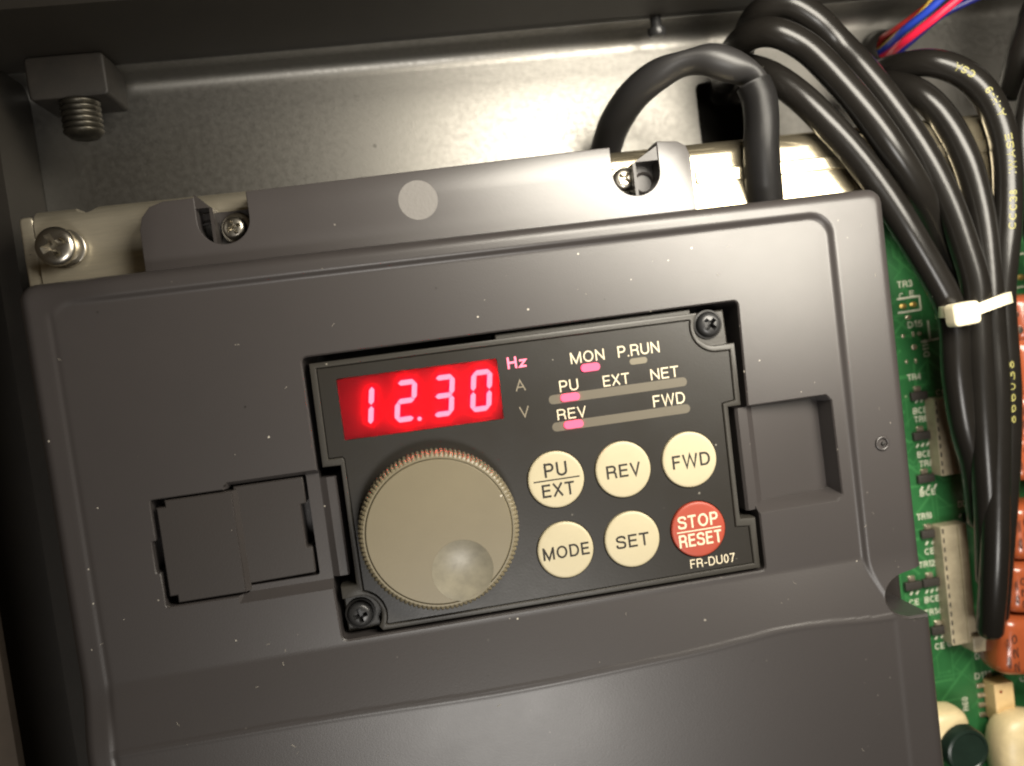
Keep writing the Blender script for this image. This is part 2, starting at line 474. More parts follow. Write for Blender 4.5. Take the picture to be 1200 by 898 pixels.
def text_bm(s, x0, y0, x1, y1, z, thin=0.0, bold=0.0, bm=None, shear=0.0, rot=0, w=.125, gap=.13):
    """lettering from plain strokes fitted in a rectangle on level z; rot in quarter turns"""
    w = w + bold
    g = glyphs(w)
    W_, H_ = (x1 - x0, y1 - y0) if rot % 2 == 0 else (y1 - y0, x1 - x0)
    tot = sum(g[c][0] for c in s) + gap * (len(s) - 1)
    top = 1.0 if s not in ('-', '+') else 1.0
    sx, sy = W_ / tot, H_ / top
    own = bm is None
    bm = bm or bmesh.new()
    pen = 0.0; lay = 0
    new = []
    for c in s:
        adv, strokes = g[c]
        for st in strokes:
            lay = (lay + 1) % 5
            P = [Vector(((pen + x) * sx, y * sy)) for x, y in st]
            wx = w / 2 * sy
            closed = (P[0] - P[-1]).length < 1e-5 and len(P) > 4
            if closed: P = P[:-1]
            Q = [P[0]]
            for p in P[1:]:
                if (p - Q[-1]).length > 1e-5: Q.append(p)
            P = Q; m = len(P); L_, R_ = [], []
            for i in range(m):
                a = P[i - 1] if (i > 0 or closed) else None
                b = P[(i + 1) % m] if (i < m - 1 or closed) else None
                d1 = (P[i] - a).normalized() if a is not None else None
                d2 = (b - P[i]).normalized() if b is not None else None
                if d1 is None: d1 = d2
                if d2 is None: d2 = d1
                n1 = Vector((-d1.y, d1.x)); n2 = Vector((-d2.y, d2.x)); k = n1 + n2
                k = k.normalized() if k.length > 1e-6 else n1
                q = k * (wx / max(.42, k.dot(n1)))
                L_.append(P[i] + q); R_.append(P[i] - q)
            zz = z + .003 * lay
            def put(p):
                x, y = p.x, p.y
                if rot == 1: x, y = H_ - y, x
                v = bm.verts.new((x0 + x, y0 + y, zz)); new.append(v); return v
            vl = [put(p) for p in L_]; vr = [put(p) for p in R_]
            for i in range(m if closed else m - 1):
                j = (i + 1) % m
                try: bm.faces.new((vr[i], vr[j], vl[j], vl[i]))
                except ValueError: pass
        pen += adv + gap
    return bm

def plus_cutter(cx, cy, z0, z1, L, w, ang):
    bm = bmesh.new()
    ca, sa = math.cos(ang), math.sin(ang)
    def ring(L, w, z):
        pts = [(w, -L), (w, -w), (L, -w), (L, w), (w, w), (w, L), (-w, L), (-w, w), (-L, w), (-L, -w), (-w, -w), (-w, -L)]
        return [(cx + x * ca - y * sa, cy + x * sa + y * ca, z) for x, y in pts]
    loft(bm, [ring(L * .45, w * .7, z0), ring(L, w, z1)])
    return bm

def pan_screw(cx, cy, z, r, h, ang, L=.58, w=.15):
    """pan head with a cross recess"""
    prof = [(r, z)] + [(r * (1 - .16 * (1 - math.cos(a * math.pi / 2)) - .0 if a < .5 else r / r * (1 - .16 * (1 - math.cos(a * math.pi / 2)))), z + h * (.25 + .45 * a)) for a in (0, .5, 1)]
    prof = [(r, z), (r, z + h * .35), (r * .97, z + h * .58), (r * .88, z + h * .78), (r * .72, z + h * .91), (r * .45, z + h * .985), (.02, z + h)]
    bm = lathe(prof, cx, cy, 40)
    return boolean(bm, [plus_cutter(cx, cy, z + h * .08, z + h * 1.2, r * L, r * w, ang)])

# ------------------------------------------------------------------ cabinet (the setting)
# back sheet with the bent foot of the upper wall, one folded sheet
bm = bmesh.new()
Yw, Zs = 78.0, -40.0
prof = [(20, Zs), (60, Zs), (70, Zs)] + [(Yw - 4 + 4 * math.sin(a), Zs + 4 - 4 * math.cos(a)) for a in [math.radians(q) for q in (0, 15, 30, 45, 60, 75, 90)]] + [(Yw, -31)]
bm = fold(prof, -95.4, 160, 1.2, 1)
ha, hb_ = at(814, 98, Zs), at(876, 168, Zs)
hole = box(ha.x, hb_.y, Zs - 6, hb_.x, ha.y, Zs + 6, bev=1.0)
bm = boolean(bm, [hole])
structure(obj("cabinet_back_sheet", bm, M['galv'], smooth=35), "speckled galvanised back sheet behind the cables")
bm = box(-140, -140, -62, 200, 140, -60)
structure(obj("cabinet_floor", bm, M['rail']), "dark bottom of the cabinet behind the sheet")
# upper wall rail: dark painted channel standing above the sheet
bm = bmesh.new()
pr = [(Yw + .2, -31), (Yw + .2, -26.5), (Yw - 1.0, -25.2), (Yw - 1.0, 2), (Yw + .4, 4), (Yw + 14, 4), (Yw + 14, -31)]
loft(bm, [[(x, y, z) for y, z in pr] for x in (-140, 170)])
structure(obj("cabinet_top_wall", bm, M['rail'], smooth=30), "dark painted upper cabinet wall")
# left wall
bm = box(-99.5, -140, -60, -95.5, 90, -22)
structure(obj("cabinet_side_wall", bm, M['rail']), "dark left cabinet wall beside the drive")
bm = box(-130, -140, -22, at(13, 845, -19.5).x, 40, -19.5)
structure(obj("cabinet_side_flange", bm, M['flange']), "folded edge of the left cabinet wall")

# clamp block and its threaded bolt
b0 = at(85, 90, -22)
t = thing("clamp_bolt", "dark threaded bolt end in a square nut block under the upper wall", "bolt", (b0.x, b0.y, -22))
c0, c1 = at(32, 116, -22), at(132, 112, -22)
c0, c1 = at(34, 118, -19), at(128, 113, -19)
bm = box(c0.x, c1.y + .5, -31, c1.x, Yw - 1.3, -19, bev=.5)
obj("block", bm, M['block'], t, smooth=40)
# thread along -y
bm = bmesh.new()
cxs, czs, rr = b0.x + .6, -22, 3.9
y0, y1 = c1.y + .5, at(88, 160, -22).y
rings = []; k = 0; y = y0
while y > y1 + .9:
    for dy, rad in ((0, rr - .55), (.3, rr - .05), (.5, rr), (.7, rr - .05)):
        rings.append((y - dy, rad))
    y -= 1.15
rings += [(y, rr - .55), (y - .6, rr - 1.2)]
loft(bm, [[(cxs + rad * math.cos(2 * math.pi * i / 28), yy, czs + rad * math.sin(2 * math.pi * i / 28)) for i in range(28)] for yy, rad in rings])
obj("thread", bm, M['dark_steel'], t, smooth=50)

# small wall screw near the top
q = at(766, 36, -33)
bm = bmesh.new()
loft(bm, [[(q.x + 2.1 * r_ * math.cos(2 * math.pi * i / 20), yy, -31 + 2.1 * r_ * math.sin(2 * math.pi * i / 20)) for i in range(20)] for yy, r_ in ((Yw + .5, .6), (Yw - 2.2, .6), (Yw - 2.2, 1), (Yw - 3.4, 1), (Yw - 4.0, .8), (Yw - 4.2, .3))])
tag(obj("wall_screw", bm, M['black_steel'], smooth=40, base=(q.x, Yw, -31)), "small dark screw in the upper wall left of the cables", "screw")

# ------------------------------------------------------------------ inverter body and mounting plate
bm = box(-85.5, -130, -59, 74.0, 28.5, -23.5)
tag(obj("inverter_body", bm, M['black'], base=(0, -40, -59)), "black inverter housing under the grey front cover", "housing")

t = thing("mounting_plate", "yellowish zinc plated mounting plate along the top of the inverter", "plate", (0, 38, -12))
bm = bmesh.new()
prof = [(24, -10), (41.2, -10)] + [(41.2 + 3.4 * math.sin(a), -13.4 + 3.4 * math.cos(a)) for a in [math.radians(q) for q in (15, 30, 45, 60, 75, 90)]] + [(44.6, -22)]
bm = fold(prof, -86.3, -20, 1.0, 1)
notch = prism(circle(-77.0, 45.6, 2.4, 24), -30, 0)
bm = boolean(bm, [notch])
obj("plate", bm, M['chromate'], t, smooth=30)  # left end of the same plate, reflected brightness put into its metal
obj("plate", fold(prof, 15, 118, 1.0, 1), M['plate_bright'], t, smooth=30)
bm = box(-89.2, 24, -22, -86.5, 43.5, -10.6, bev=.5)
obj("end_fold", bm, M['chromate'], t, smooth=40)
bm = box(45, 35.6, -10, 112, 38.4, -9.4, bev=.25)        # pressed rib
obj("rib", bm, M['plate_bright'], t, smooth=40)

# cross-head screw with washers on the plate
s0 = at(63, 288, -6)
t = thing("pan_head_screw", "steel cross head screw with spring washer on the plate's left end", "screw", (s0.x, s0.y, -9.5))
bm = lathe([(3.55, -9.5), (3.55, -8.8), (3.4, -8.7), (2.4, -8.7)], s0.x + 1.0, s0.y - .2, 44)
obj("washer", bm, M['steel'], t, smooth=40)
bm = lathe([(3.1, -8.7), (3.1, -7.6), (2.9, -7.5), (2.0, -7.5)], s0.x + .4, s0.y, 44)
obj("spring_washer", bm, M['steel'], t, smooth=40)
obj("screw_head", pan_screw(s0.x, s0.y, -7.5, 3.7, 1.9, math.radians(20), .72, .19), M['steel'], t, smooth=35)

# ------------------------------------------------------------------ front cover
XL, XR, YT, YB = -87.3, 79.9, 29.4, -118.0
def smooth01(t):
    t = max(0.0, min(1.0, t)); return t * t * (3 - 2 * t)
def sd_rrect(x, y, x0, y0, x1, y1, r):
    qx = max(x0 + r - x, x - (x1 - r), 0); qy = max(y0 + r - y, y - (y1 - r), 0)
    inside = min(x - x0, x1 - x, y - y0, y1 - y)
    if qx > 0 and qy > 0: return math.hypot(qx, qy) - r
    return -inside
def right_edge(y):
    if y > -45: return 68.4
    if y < -58.3: return 72.4
    return 68.4 + 4.0 * smooth01((-45 - y) / 13.3)
LOW = 2.3
def scurve(x):
    return -58.2 - 1.0 * math.exp(-((x + 8) / 26) ** 2) + 1.5 * math.exp(-((x - 50) / 14) ** 2)
def height(x, y):
    # inner panel level
    yc = scurve(x)
    if y > -45.5: inner = 0.0
    else:
        t = (-45.5 - y) / (-45.5 - yc)
        inner = LOW * min(t, 1.0)
        if t > .93: inner = LOW * (1 - .035 * max(0.0, (1.07 - t) / .14) ** 2)
    z_g = .13 * math.exp(-((x + 81.9) / .45) ** 2) * smooth01((24.5 - y) / 2)
    top0 = -0.02 + 0.92 * smooth01((x + 84) / 14)
    inner += .10 * math.exp(-((y - yc) / .45) ** 2)
    bord = top0 + (LOW + .10 - top0) * smooth01((-45 - y) / 14)
    d = -sd_rrect(x, y, -82.6, -400, right_edge(y), 25.9, 5.0)
    w = smooth01((d) / 1.35)
    z = bord + (inner - bord) * w
    z -= z_g
    # rounded outer rim
    e = -sd_rrect(x, y, XL, -400, XR, YT, 3.2)
    R = 2.3
    if e < R:
        k = R - max(e, 0); z -= R - math.sqrt(max(R * R - k * k, 0))
    return z
def frange(a, b, s):
    n_ = max(1, round((b - a) / s)); return [a + (b - a) * i / n_ for i in range(n_)]
gx = frange(XL, XL + 2.4, .3) + frange(XL + 2.4, -82.8, .6) + frange(-82.8, -76.5, .35) + frange(-76.5, 61.5, 2.0) + frange(61.5, 74.4, .35) + frange(74.4, XR - 2.4, .8) + frange(XR - 2.4, XR, .3) + [XR]
gy = frange(YB, -62, 4) + frange(-62, -55, .22) + frange(-55, -44, .5) + frange(-44, 19.5, 2.0) + frange(19.5, 26.2, .35) + frange(26.2, YT - 2.4, .6) + frange(YT - 2.4, YT, .3) + [YT]
bm = bmesh.new()
def clampxy(x, y):
    r = 3.2
    for cx, s in ((XL + r, -1), (XR - r, 1)):
        if (x - cx) * s > 0 and y > YT - r:
            v = Vector((x - cx, y - (YT - r)))
            if v.length > r: v = v.normalized() * r; return cx + v.x, YT - r + v.y
    return x, y
G = []
for y in gy:
    row = []
    for x in gx:
        X, Y = clampxy(x, y)
        row.append(bm.verts.new((X, Y, height(X, Y))))
    G.append(row)
for j in range(len(gy) - 1):
    for i in range(len(gx) - 1):
        bm.faces.new((G[j][i], G[j][i + 1], G[j + 1][i + 1], G[j + 1][i]))
loop = G[0] + [G[j][-1] for j in range(1, len(gy))] + list(reversed(G[-1][:-1])) + [G[j][0] for j in range(len(gy) - 2, 0, -1)]
low = [bm.verts.new((v.co.x, v.co.y, -23)) for v in loop]
for i in range(len(loop)):
    j = (i + 1) % len(loop); bm.faces.new((loop[j], loop[i], low[i], low[j]))
bm.faces.new(low)
bmesh.ops.remove_doubles(bm, verts=bm.verts, dist=1e-4)
bmesh.ops.dissolve_degenerate(bm, dist=1e-5, edges=bm.edges)

cutout = round_poly([(-38.9, 10.0), (-38.9, -11.4), (-38.9, -33.0), (-38.6, -44.6), (46.5, -44.6), (46.5, -33.0), (46.6, -10.9), (47.0, 10.3)], 1.1)
c_panel = cut_prism(cutout, -40, 5, .3, 0.0)
# right finger pocket: sloping floor, slanting lower wall
def pocket(top, bot, zs):
    bmp = bmesh.new()
    up = [(x, y, 4.0) for x, y in inset(top, -.25)]
    m0 = [(x, y, .001) for x, y in inset(top, -.25)]
    m = [(x, y, -.25) for x, y in top]
    lo = [(x, y, zz) for (x, y), zz in zip(bot, zs)]
    loft(bmp, [lo, m, m0, up]); return bmp
top = ccw([(46.0, -32.7), (63.2, -32.7), (64.5, -31.6), (64.3, -12.2), (63.3, -11.0), (46.0, -11.0)])
bot = [(46.0, -31.0), (62.8, -31.0), (63.7, -30.6), (63.6, -12.4), (62.8, -11.3), (46.0, -11.3)]
zs = [-2.4, -4.6, -4.7, -4.7, -4.6, -2.4]
c_right = pocket(top, bot, zs)
top = ccw([(-56.3, -34.1), (-38.5, -34.1), (-38.5, -11.5), (-55.6, -11.5), (-56.3, -12.4)])
bot = [(-55.6, -32.7), (-38.5, -32.7), (-38.5, -12.2), (-55.4, -12.2), (-55.9, -12.6)]
c_left = pocket(top, bot, [-1.5] * 5)
lidhole = round_poly([(-69.7, -32.9), (-69.7, -26.3), (-70.5, -26.3), (-70.5, -20.3), (-69.7, -20.3), (-69.7, -12.6), (-55.6, -12.6), (-55.6, -12.0), (-41.3, -12.0), (-41.3, -31.6), (-54.6, -31.6), (-54.6, -32.9)], .5, 2)
c_lid = cut_prism(lidhole, -8, 5, .2, -0.0)
nt_ = []
for q in range(0, 25):
    a = math.radians(100 + (262 - 100) * q / 24)
    nt_.append((76.4 + 5.7 * math.cos(a), -54.0 + 4.7 * math.sin(a)))
c_notch = cut_prism([(90, -48.0), (79.9, -48.6)] + nt_[0:] + [(90, -59.2)], -26, 6, .45, 1.7)
bm = boolean(bm, [c_panel, c_right, c_left, c_lid, c_notch])

t = thing("front_cover", "dark grey plastic front cover with a recessed field around the keypad", "cover", (-4, -40, -23))
cover = t
obj("shell", bm, M['cover'], t, smooth=32)
# ribs at both ends of the keypad opening
bm = bmesh.new()
loft(bm, [[(x, yb, z) for x, z in ((44.3, -12), (44.5, -1.9), (45.0, -1.4), (47.0, -1.7), (48.4, -2.6), (48.4, -12))] for yb in (-32.3, -11.3)])
obj("finger_tab", bm, M['cover'], t, smooth=20)
bm = bmesh.new()
loft(bm, [[(x, yb, z) for x, z in ((-39.2, -12), (-39.2, -1.9), (-37.6, -1.3), (-36.1, -1.3), (-35.8, -1.7), (-35.8, -12))] for yb in (-32.4, -13.2)])
obj("finger_tab", bm, M['cover'], t, smooth=20)
# blank lid in the left pocket
lid = [(-68.8, -32.4), (-67.2, -32.4), (-67.2, -32.4), (-55.1, -32.4), (-55.1, -13.0), (-67.0, -13.0), (-67.0, -14.4), (-68.8, -14.4)]
lid = [(-68.8, -31.0), (-67.4, -31.0), (-67.4, -32.4), (-55.0, -32.4), (-55.0, -13.0), (-67.2, -13.0), (-67.2, -14.2), (-68.8, -14.2)]
o_lid = obj("blank_lid", prism(lid, -6, -.15, .2), M['lid'], t, smooth=20)
bm = bmesh.new()
step = ccw([(-55.0, -31.2), (-42.0, -31.0), (-42.0, -25.9), (-43.1, -25.9), (-43.1, -17.6), (-42.0, -17.6), (-42.0, -12.4), (-55.0, -12.4)])
o_step = obj("lower_step", prism(round_poly(step, .35, 2), -6, -1.3, .2), M['lid'], o_lid, smooth=20)
bm = bmesh.new()
loft(bm, [[(x, yb, z) for x, z in ((-55.02, -.2), (-54.2, -1.32), (-54.2, -2), (-55.02, -2))] for yb in (-32.3, -13.0)])
obj("step_bevel", bm, M['lid'], o_lid)
bm = box(70.5, -63, -23.2, 82.3, -49.2, -12, bev=.8)
obj("side_clip", bm, M['lid'], t, smooth=30)
# injection mark on the right border
bm = bmesh.new()
mx, my = 73.7, -22.3
for i in range(28):
    pass
rings = []
for i in range(32):
    a = 2 * math.pi * i / 32
    c_ = Vector((mx + 1.25 * math.cos(a), my + 1.25 * math.sin(a), 1.08)); o_ = Vector((math.cos(a), math.sin(a), 0))
    rings.append([bm.verts.new(c_ + o_ * (.3 * math.cos(b)) + Vector((0, 0, .22 * math.sin(b)))) for b in [math.pi * 2 * k / 8 for k in range(8)]])
for i in range(32):
    a, b = rings[i], rings[(i + 1) % 32]
    for k in range(8): bm.faces.new((a[k], b[k], b[(k + 1) % 8], a[(k + 1) % 8]))
obj("gate_mark", bm, M['cover'], t, smooth=60)
bm = lathe([(.42, 1.0), (.35, 1.32), (.1, 1.38)], mx + .15, my - .1, 14)
obj("gate_stub", bm, M['black'], t, smooth=60)

# fine lint lying on the cover
fb = bmesh.new(); rf = random.Random(11)
for _ in range(70):
    x, y = rf.uniform(-84, 77), rf.uniform(-95, 26)
    if -42 < x < 66 and -46 < y < 11: continue
    if -72 < x < -38 and -35 < y < -10: continue
    l, a = rf.uniform(.12, .9), rf.uniform(0, math.pi); k = rf.uniform(-1.2, 1.2); w_ = rf.uniform(.02, .05)
    px_, pts = None, []
    for q in range(5):
        pts.append((x, y)); x += math.cos(a) * l / 4; y += math.sin(a) * l / 4; a += k / 4
    vs_ = []
    for q, (xx, yy) in enumerate(pts):
        d_ = Vector(pts[min(q + 1, 4)]) - Vector(pts[max(q - 1, 0)]); d_.normalize()
        h_ = height(xx, yy) + .03
        vs_.append((fb.verts.new((xx - d_.y * w_, yy + d_.x * w_, h_)), fb.verts.new((xx, yy, h_ + w_)), fb.verts.new((xx + d_.y * w_, yy - d_.x * w_, h_))))
    for a_, b_ in zip(vs_, vs_[1:]):
        fb.faces.new((a_[0], b_[0], b_[1], a_[1])); fb.faces.new((a_[1], b_[1], b_[2], a_[2]))
lint = obj("lint", fb, M['lint'])
lint['kind'] = 'stuff'; lint['label'] = "fine pale lint lying on the front cover"

# ------------------------------------------------------------------ upper trim strip
t = thing("trim_strip", "glossy dark plastic strip with two screw pockets above the front cover", "strip", (-12, 37, -10))
ZS = -4.0
out = [(-65.6, 24), (42.3, 24), (42.3, 40.6), (41.6, 42.6), (40.0, 43.6), (36.0, 44.0), (-60.6, 42.4), (-63.2, 41.6), (-64.8, 39.8), (-65.4, 37.5)]
out = ccw(out)
bm = prism(out, -9.9, ZS, .25, steps=2)
def upocket(x0, x1, yb, yt, n=16):
    p = [(x1, yt), (x0, yt)]
    cx, hw = (x0 + x1) / 2, (x1 - x0) / 2
    ys = yb + hw * .95
    for i in range(n + 1):
        a = math.pi + math.pi * i / n
        p.append((cx + hw * math.cos(a), ys + hw * .95 * math.sin(a)))
    return p
pk1 = upocket(-54.9, -45.3, 33.2, 46.5); pk2 = upocket(25.9, 35.6, 33.7, 46.5)
bm = boolean(bm, [cut_prism(pk1, -30, 4, .12, ZS), cut_prism(pk2, -30, 4, .12, ZS)])
obj("strip_body", bm, M['strip'], t, smooth=35)
bm = prism(circle(-13.2, 37.5, 3.85, 40), -6, ZS + .05, .05)
obj("round_plug", bm, M['disc'], t, smooth=40)
for nm, x0, x1, yb, sx, wx in (("pocket", -54.9, -45.3, 33.2, -48.9, -52.2), ("pocket", 25.9, 35.6, 33.7, 29.0, 30.6)):
    bm = prism(upocket(x0 - .2, x1 + .2, yb - .2, 40.2 if x0 < 0 else 40.6), -12, -9.0)
    pf = obj("pocket_floor", bm, M['lid'], t)
    bm = bmesh.new()
    loft(bm, [[(xx, yb - .3, z) for xx, z in ((wx - .3, -9.1), (wx + .3, -9.1), (wx + .3, ZS - .5), (wx - .3, ZS - .5))],
              [(xx, 40.4, z) for xx, z in ((wx - .3, -9.1), (wx + .3, -9.1), (wx + .3, ZS - .5), (wx - .3, ZS - .5))]])
    obj("pocket_rib", bm, M['lid'], t)
    # sloping gusset towards the open side
    gx_ = x0 if x0 < 0 else x1
    bm = bmesh.new()
    v = [bm.verts.new(q_) for q_ in ((gx_, 43.2, ZS - .3), (gx_, 40.4, ZS - .3), (wx, 40.4, ZS - .3), (gx_, 43.2, -9.5), (gx_, 40.4, -9.5), (wx, 40.4, -9.5))]
    for f in ((0, 1, 2), (3, 5, 4), (0, 3, 4, 1), (1, 4, 5, 2), (2, 5, 3, 0)): bm.faces.new([v[i] for i in f])
    bmesh.ops.recalc_face_normals(bm, faces=bm.faces)
    obj("gusset", bm, M['lid'], t)
    # bare hole rim in the blind half
    hx = (x0 + wx) / 2 - .3 if x0 < 0 else (x1 + wx) / 2 + .3
    bm = bmesh.new()
    for i in range(40):
        pass
    lathe([(2.3, -9.0), (2.3, -8.4), (2.0, -8.2), (1.75, -8.4), (1.7, -8.9), (.1, -8.95)], hx, yb + 3.1, 32, bm)
    obj("blind_boss", bm, M['lid'], t, smooth=40)
for sx, sy, side, ang in ((-48.9, 36.6, "left", .35), (29.0, 37.8, "right", .9)):
    st = thing("strip_screw", f"bright cross head screw in the {side} pocket of the glossy strip", "screw", (sx, sy, -9), "screws in the strip pockets")
    bm = lathe([(3.0, -9.0), (3.0, -8.4), (2.85, -8.3), (1.6, -8.3)], sx + (.3 if side == "left" else -.2), sy, 36)
    obj("washer", bm, M['steel'], st, smooth=40)
    obj("screw_head", pan_screw(sx, sy, -8.3, 2.3, 1.9, ang, .66, .16), M['steel'], st, smooth=35)

# ------------------------------------------------------------------ operator panel
pan = thing("operator_panel", "black keypad panel with red digit display, beige dial and six round buttons", "keypad", (3.6, -17.5, -10))
def arc(cx, cy, r, a0, a1, n=10):
    return [(cx + r * math.cos(math.radians(a0 + (a1 - a0) * i / n)), cy + r * math.sin(math.radians(a0 + (a1 - a0) * i / n))) for i in range(n + 1)]
# outline, counter-clockwise from the lower left notch
bez = [(-37.7, -34.3), (-34.7, -34.3), (-34.5, -11.2), (-37.9, -11.1), (-37.7, 8.7), (38.4, 8.9)]
bez += arc(41.7, 6.0, 4.1, 145, 268, 10)
bez += [(45.5, 2.0), (45.4, -10.6), (42.7, -10.6), (42.5, -33.4), (45.7, -33.6), (45.6, -44.0), (-30.9, -44.0)]
bez += arc(-34.7, -40.6, 4.0, -38, 92, 10) + [(-37.7, -36.8)]
bez = ccw(bez)
lab = [(-36.5, -9.6), (-36.4, 7.5), (36.7, 7.55)] + arc(42.0, 6.0, 5.4, 165, 262, 10) + [(44.25, .6), (44.1, -9.3), (41.5, -9.7), (41.3, -35.0), (44.1, -35.3), (44.2, -42.8), (-29.4, -42.9)]
lab += arc(-34.9, -40.8, 5.3, -22, 74, 10) + [(-33.6, -10.1), (-34.0, -9.6)]
lab = ccw(lab)
base_poly = [(-37.7, -44.0), (-37.7, -34.3), (-34.7, -34.3), (-34.5, -11.2), (-37.9, -11.1), (-37.7, 8.7), (45.0, 8.9), (45.4, -10.6), (42.7, -10.6), (42.5, -33.4), (45.7, -33.6), (45.6, -44.0)]
obj("base_plate", prism(base_poly, -12, -3.0, .3), M['bezel'], pan, smooth=30)
bm = prism(bez, -3.2, -.25, .3, steps=2)
bm = boolean(bm, [cut_prism(inset(lab, -.12), -2.0, 3, .18, -.25)])
obj("bezel", bm, M['bezel'], pan, smooth=35)
# upper lip behind the bezel
obj("upper_lip", prism([(-2, 8.6), (37.6, 8.7), (37.6, 9.75), (-2, 9.65)], -8, -1.6, .2), M['bezel'], pan)
ZL = -0.5
disp = round_poly([(-33.1, -6.6), (-33.1, 5.2), (-2.3, 5.1), (-2.4, -6.7)], .3, 2)
bm = prism(lab, -1.95, ZL, .08)
BX = (6.2, 19.75, 33.4); BY = (-19.95, -34.05)
bm = boolean(bm, [cut_prism(disp, -3, 3, .02, ZL)] + [prism(circle(x + (.1, .1, .15)[i] * j, y - (.1 if i == 2 and j else 0), 5.78, 48), -3, 3) for i, x in enumerate(BX) for j, y in enumerate(BY)])
obj("label_sheet", bm, M['label'], pan)
# display: floor, raised lit bars
ZD = -1.45
disp_o = obj("display_window", prism(disp, -1.95, ZD), M['window'], pan)
def seg_bm(px, py, names, h=8.0, w=4.15, th=1.0, sh=.163):
    bmS = bmesh.new(); g = .10
    H2 = h / 2
    def bar_h(y, trim=0.0):
        return [(th * .35 + g, y), (th * .9 + g, y + th / 2), (w - th * .9 - g, y + th / 2), (w - th * .35 - g, y), (w - th * .9 - g, y - th / 2), (th * .9 + g, y - th / 2)]
    def bar_v(x, ya, yb):
        return [(x, ya + g), (x + th / 2, ya + th * .55 + g), (x + th / 2, yb - th * .55 - g), (x, yb - g), (x - th / 2, yb - th * .55 - g), (x - th / 2, ya + th * .55 + g)]
    S_ = {'a': bar_h(h - th / 2), 'g': bar_h(H2), 'd': bar_h(th / 2), 'b': bar_v(w - th / 2, H2, h - th * .4), 'c': bar_v(w - th / 2, th * .4, H2),
          'f': bar_v(th / 2, H2, h - th * .4), 'e': bar_v(th / 2, th * .4, H2)}
    out = []
    for nme in names:
        b_ = bmesh.new()
        pts = [(px + x + sh * (y - H2), py + y) for x, y in S_[nme]]
        prism(pts, ZD + .02, ZL - .42, bm=b_)
        out.append(b_)
    return out
def lit(name, b_, parent):
    o = obj(name, b_, [M['segment'], M['segment_side']], parent)
    for p in o.data.polygons: p.material_index = 0 if p.normal.z > .5 else 1
    return o
for ch, px_ in (("bc", -30.95), ("abged", -22.75), ("abgcd", -15.45), ("abcdef", -8.1)):
    dgo = thing("digit", "", "", (px_, -4.7, ZD)); del dgo['label'], dgo['category']; dgo.parent = disp_o
    # child placement is relative to the display part
    dgo.location = (Vector((px_, -4.7, ZD)) - Vector(disp_o['base_mm'])) * MM
    bms = seg_bm(px_, -4.7, ch)
    bj = bmesh.new()
    for b_ in bms:
        me = bpy.data.meshes.new("t"); b_.to_mesh(me); b_.free(); bj.from_mesh(me); bpy.data.meshes.remove(me)
    bpy.data.objects.remove(dgo)
    lit("digit", bj, disp_o)
bj = prism(circle(-18.55, -4.5, .42, 14), ZD + .02, ZL - .42)
lit("decimal_point", bj, disp_o)
obj("red_lens", prism(inset(disp, .03), ZL - .22, ZL - .03), M['lens'], disp_o)

ZT = ZL + .03
def letter(s, x0, y0, x1, y1, m='ink', bold=0.0, parent=pan, z=ZT, name="lettering"):
    return obj(name, text_bm(s, x0, y0, x1, y1, z, bold=bold), M[m], parent)
letter("Hz", -.45, 2.75, 3.3, 5.0, 'ink_red', .05)
letter("A", .55, -1.75, 2.65, .35, 'ink_dim')
letter("V", .75, -6.9, 2.75, -4.85, 'ink_dim')
letter("MON", 12.05, 2.1, 18.9, 4.3)
letter("P.RUN", 21.6, 2.1, 30.1, 4.35)
letter("PU", 9.2, -3.1, 13.0, -.85)
letter("EXT", 17.95, -3.2, 23.3, -1.05)
letter("NET", 27.65, -3.2, 33.4, -1.0)
letter("REV", 8.05, -8.5, 13.9, -6.4)
letter("FWD", 27.5, -8.6, 34.1, -6.3)
letter("FR-DU07", 31.15, -41.95, 40.5, -40.15)
def led_on(poly):
    o = obj("led", prism(poly, ZL - .2, ZL + .30), [M['led_on'], M['led_side']], pan)
    for p in o.data.polygons: p.material_index = 0 if p.normal.z > .5 else 1
    return o
for yb in (-4.35, -9.75):
    obj("printed_bar", prism(rrect(6.8, yb - .9, 34.9, yb + .9, .88), ZL, ZL + .02), M['bar'], pan)
led_on(rrect(13.95, .2, 17.7, 1.75, .72))['label'] = "lit pink indicator"
led_on(rrect(9.2, -5.05, 12.95, -3.55, .7))['label'] = "lit pink indicator"
led_on(rrect(9.2, -10.45, 13.0, -8.95, .7))['label'] = "lit pink indicator"
obj("led", prism(rrect(23.75, .35, 27.35, 1.6, .6), ZL - .2, ZL + .06), M['led_off'], pan)['label'] = "unlit grey indicator"
obj("led", prism(rrect(18.9, -4.95, 22.3, -3.8, .5), ZL - .2, ZL + .04), M['bar'], pan)['label'] = "unlit dark indicator"
obj("led", prism(rrect(28.9, -4.95, 32.3, -3.8, .5), ZL - .2, ZL + .04), M['bar'], pan)['label'] = "unlit dark indicator"
obj("led", prism(rrect(29.4, -10.35, 33.0, -9.2, .5), ZL - .2, ZL + .04), M['bar'], pan)['label'] = "unlit dark indicator"

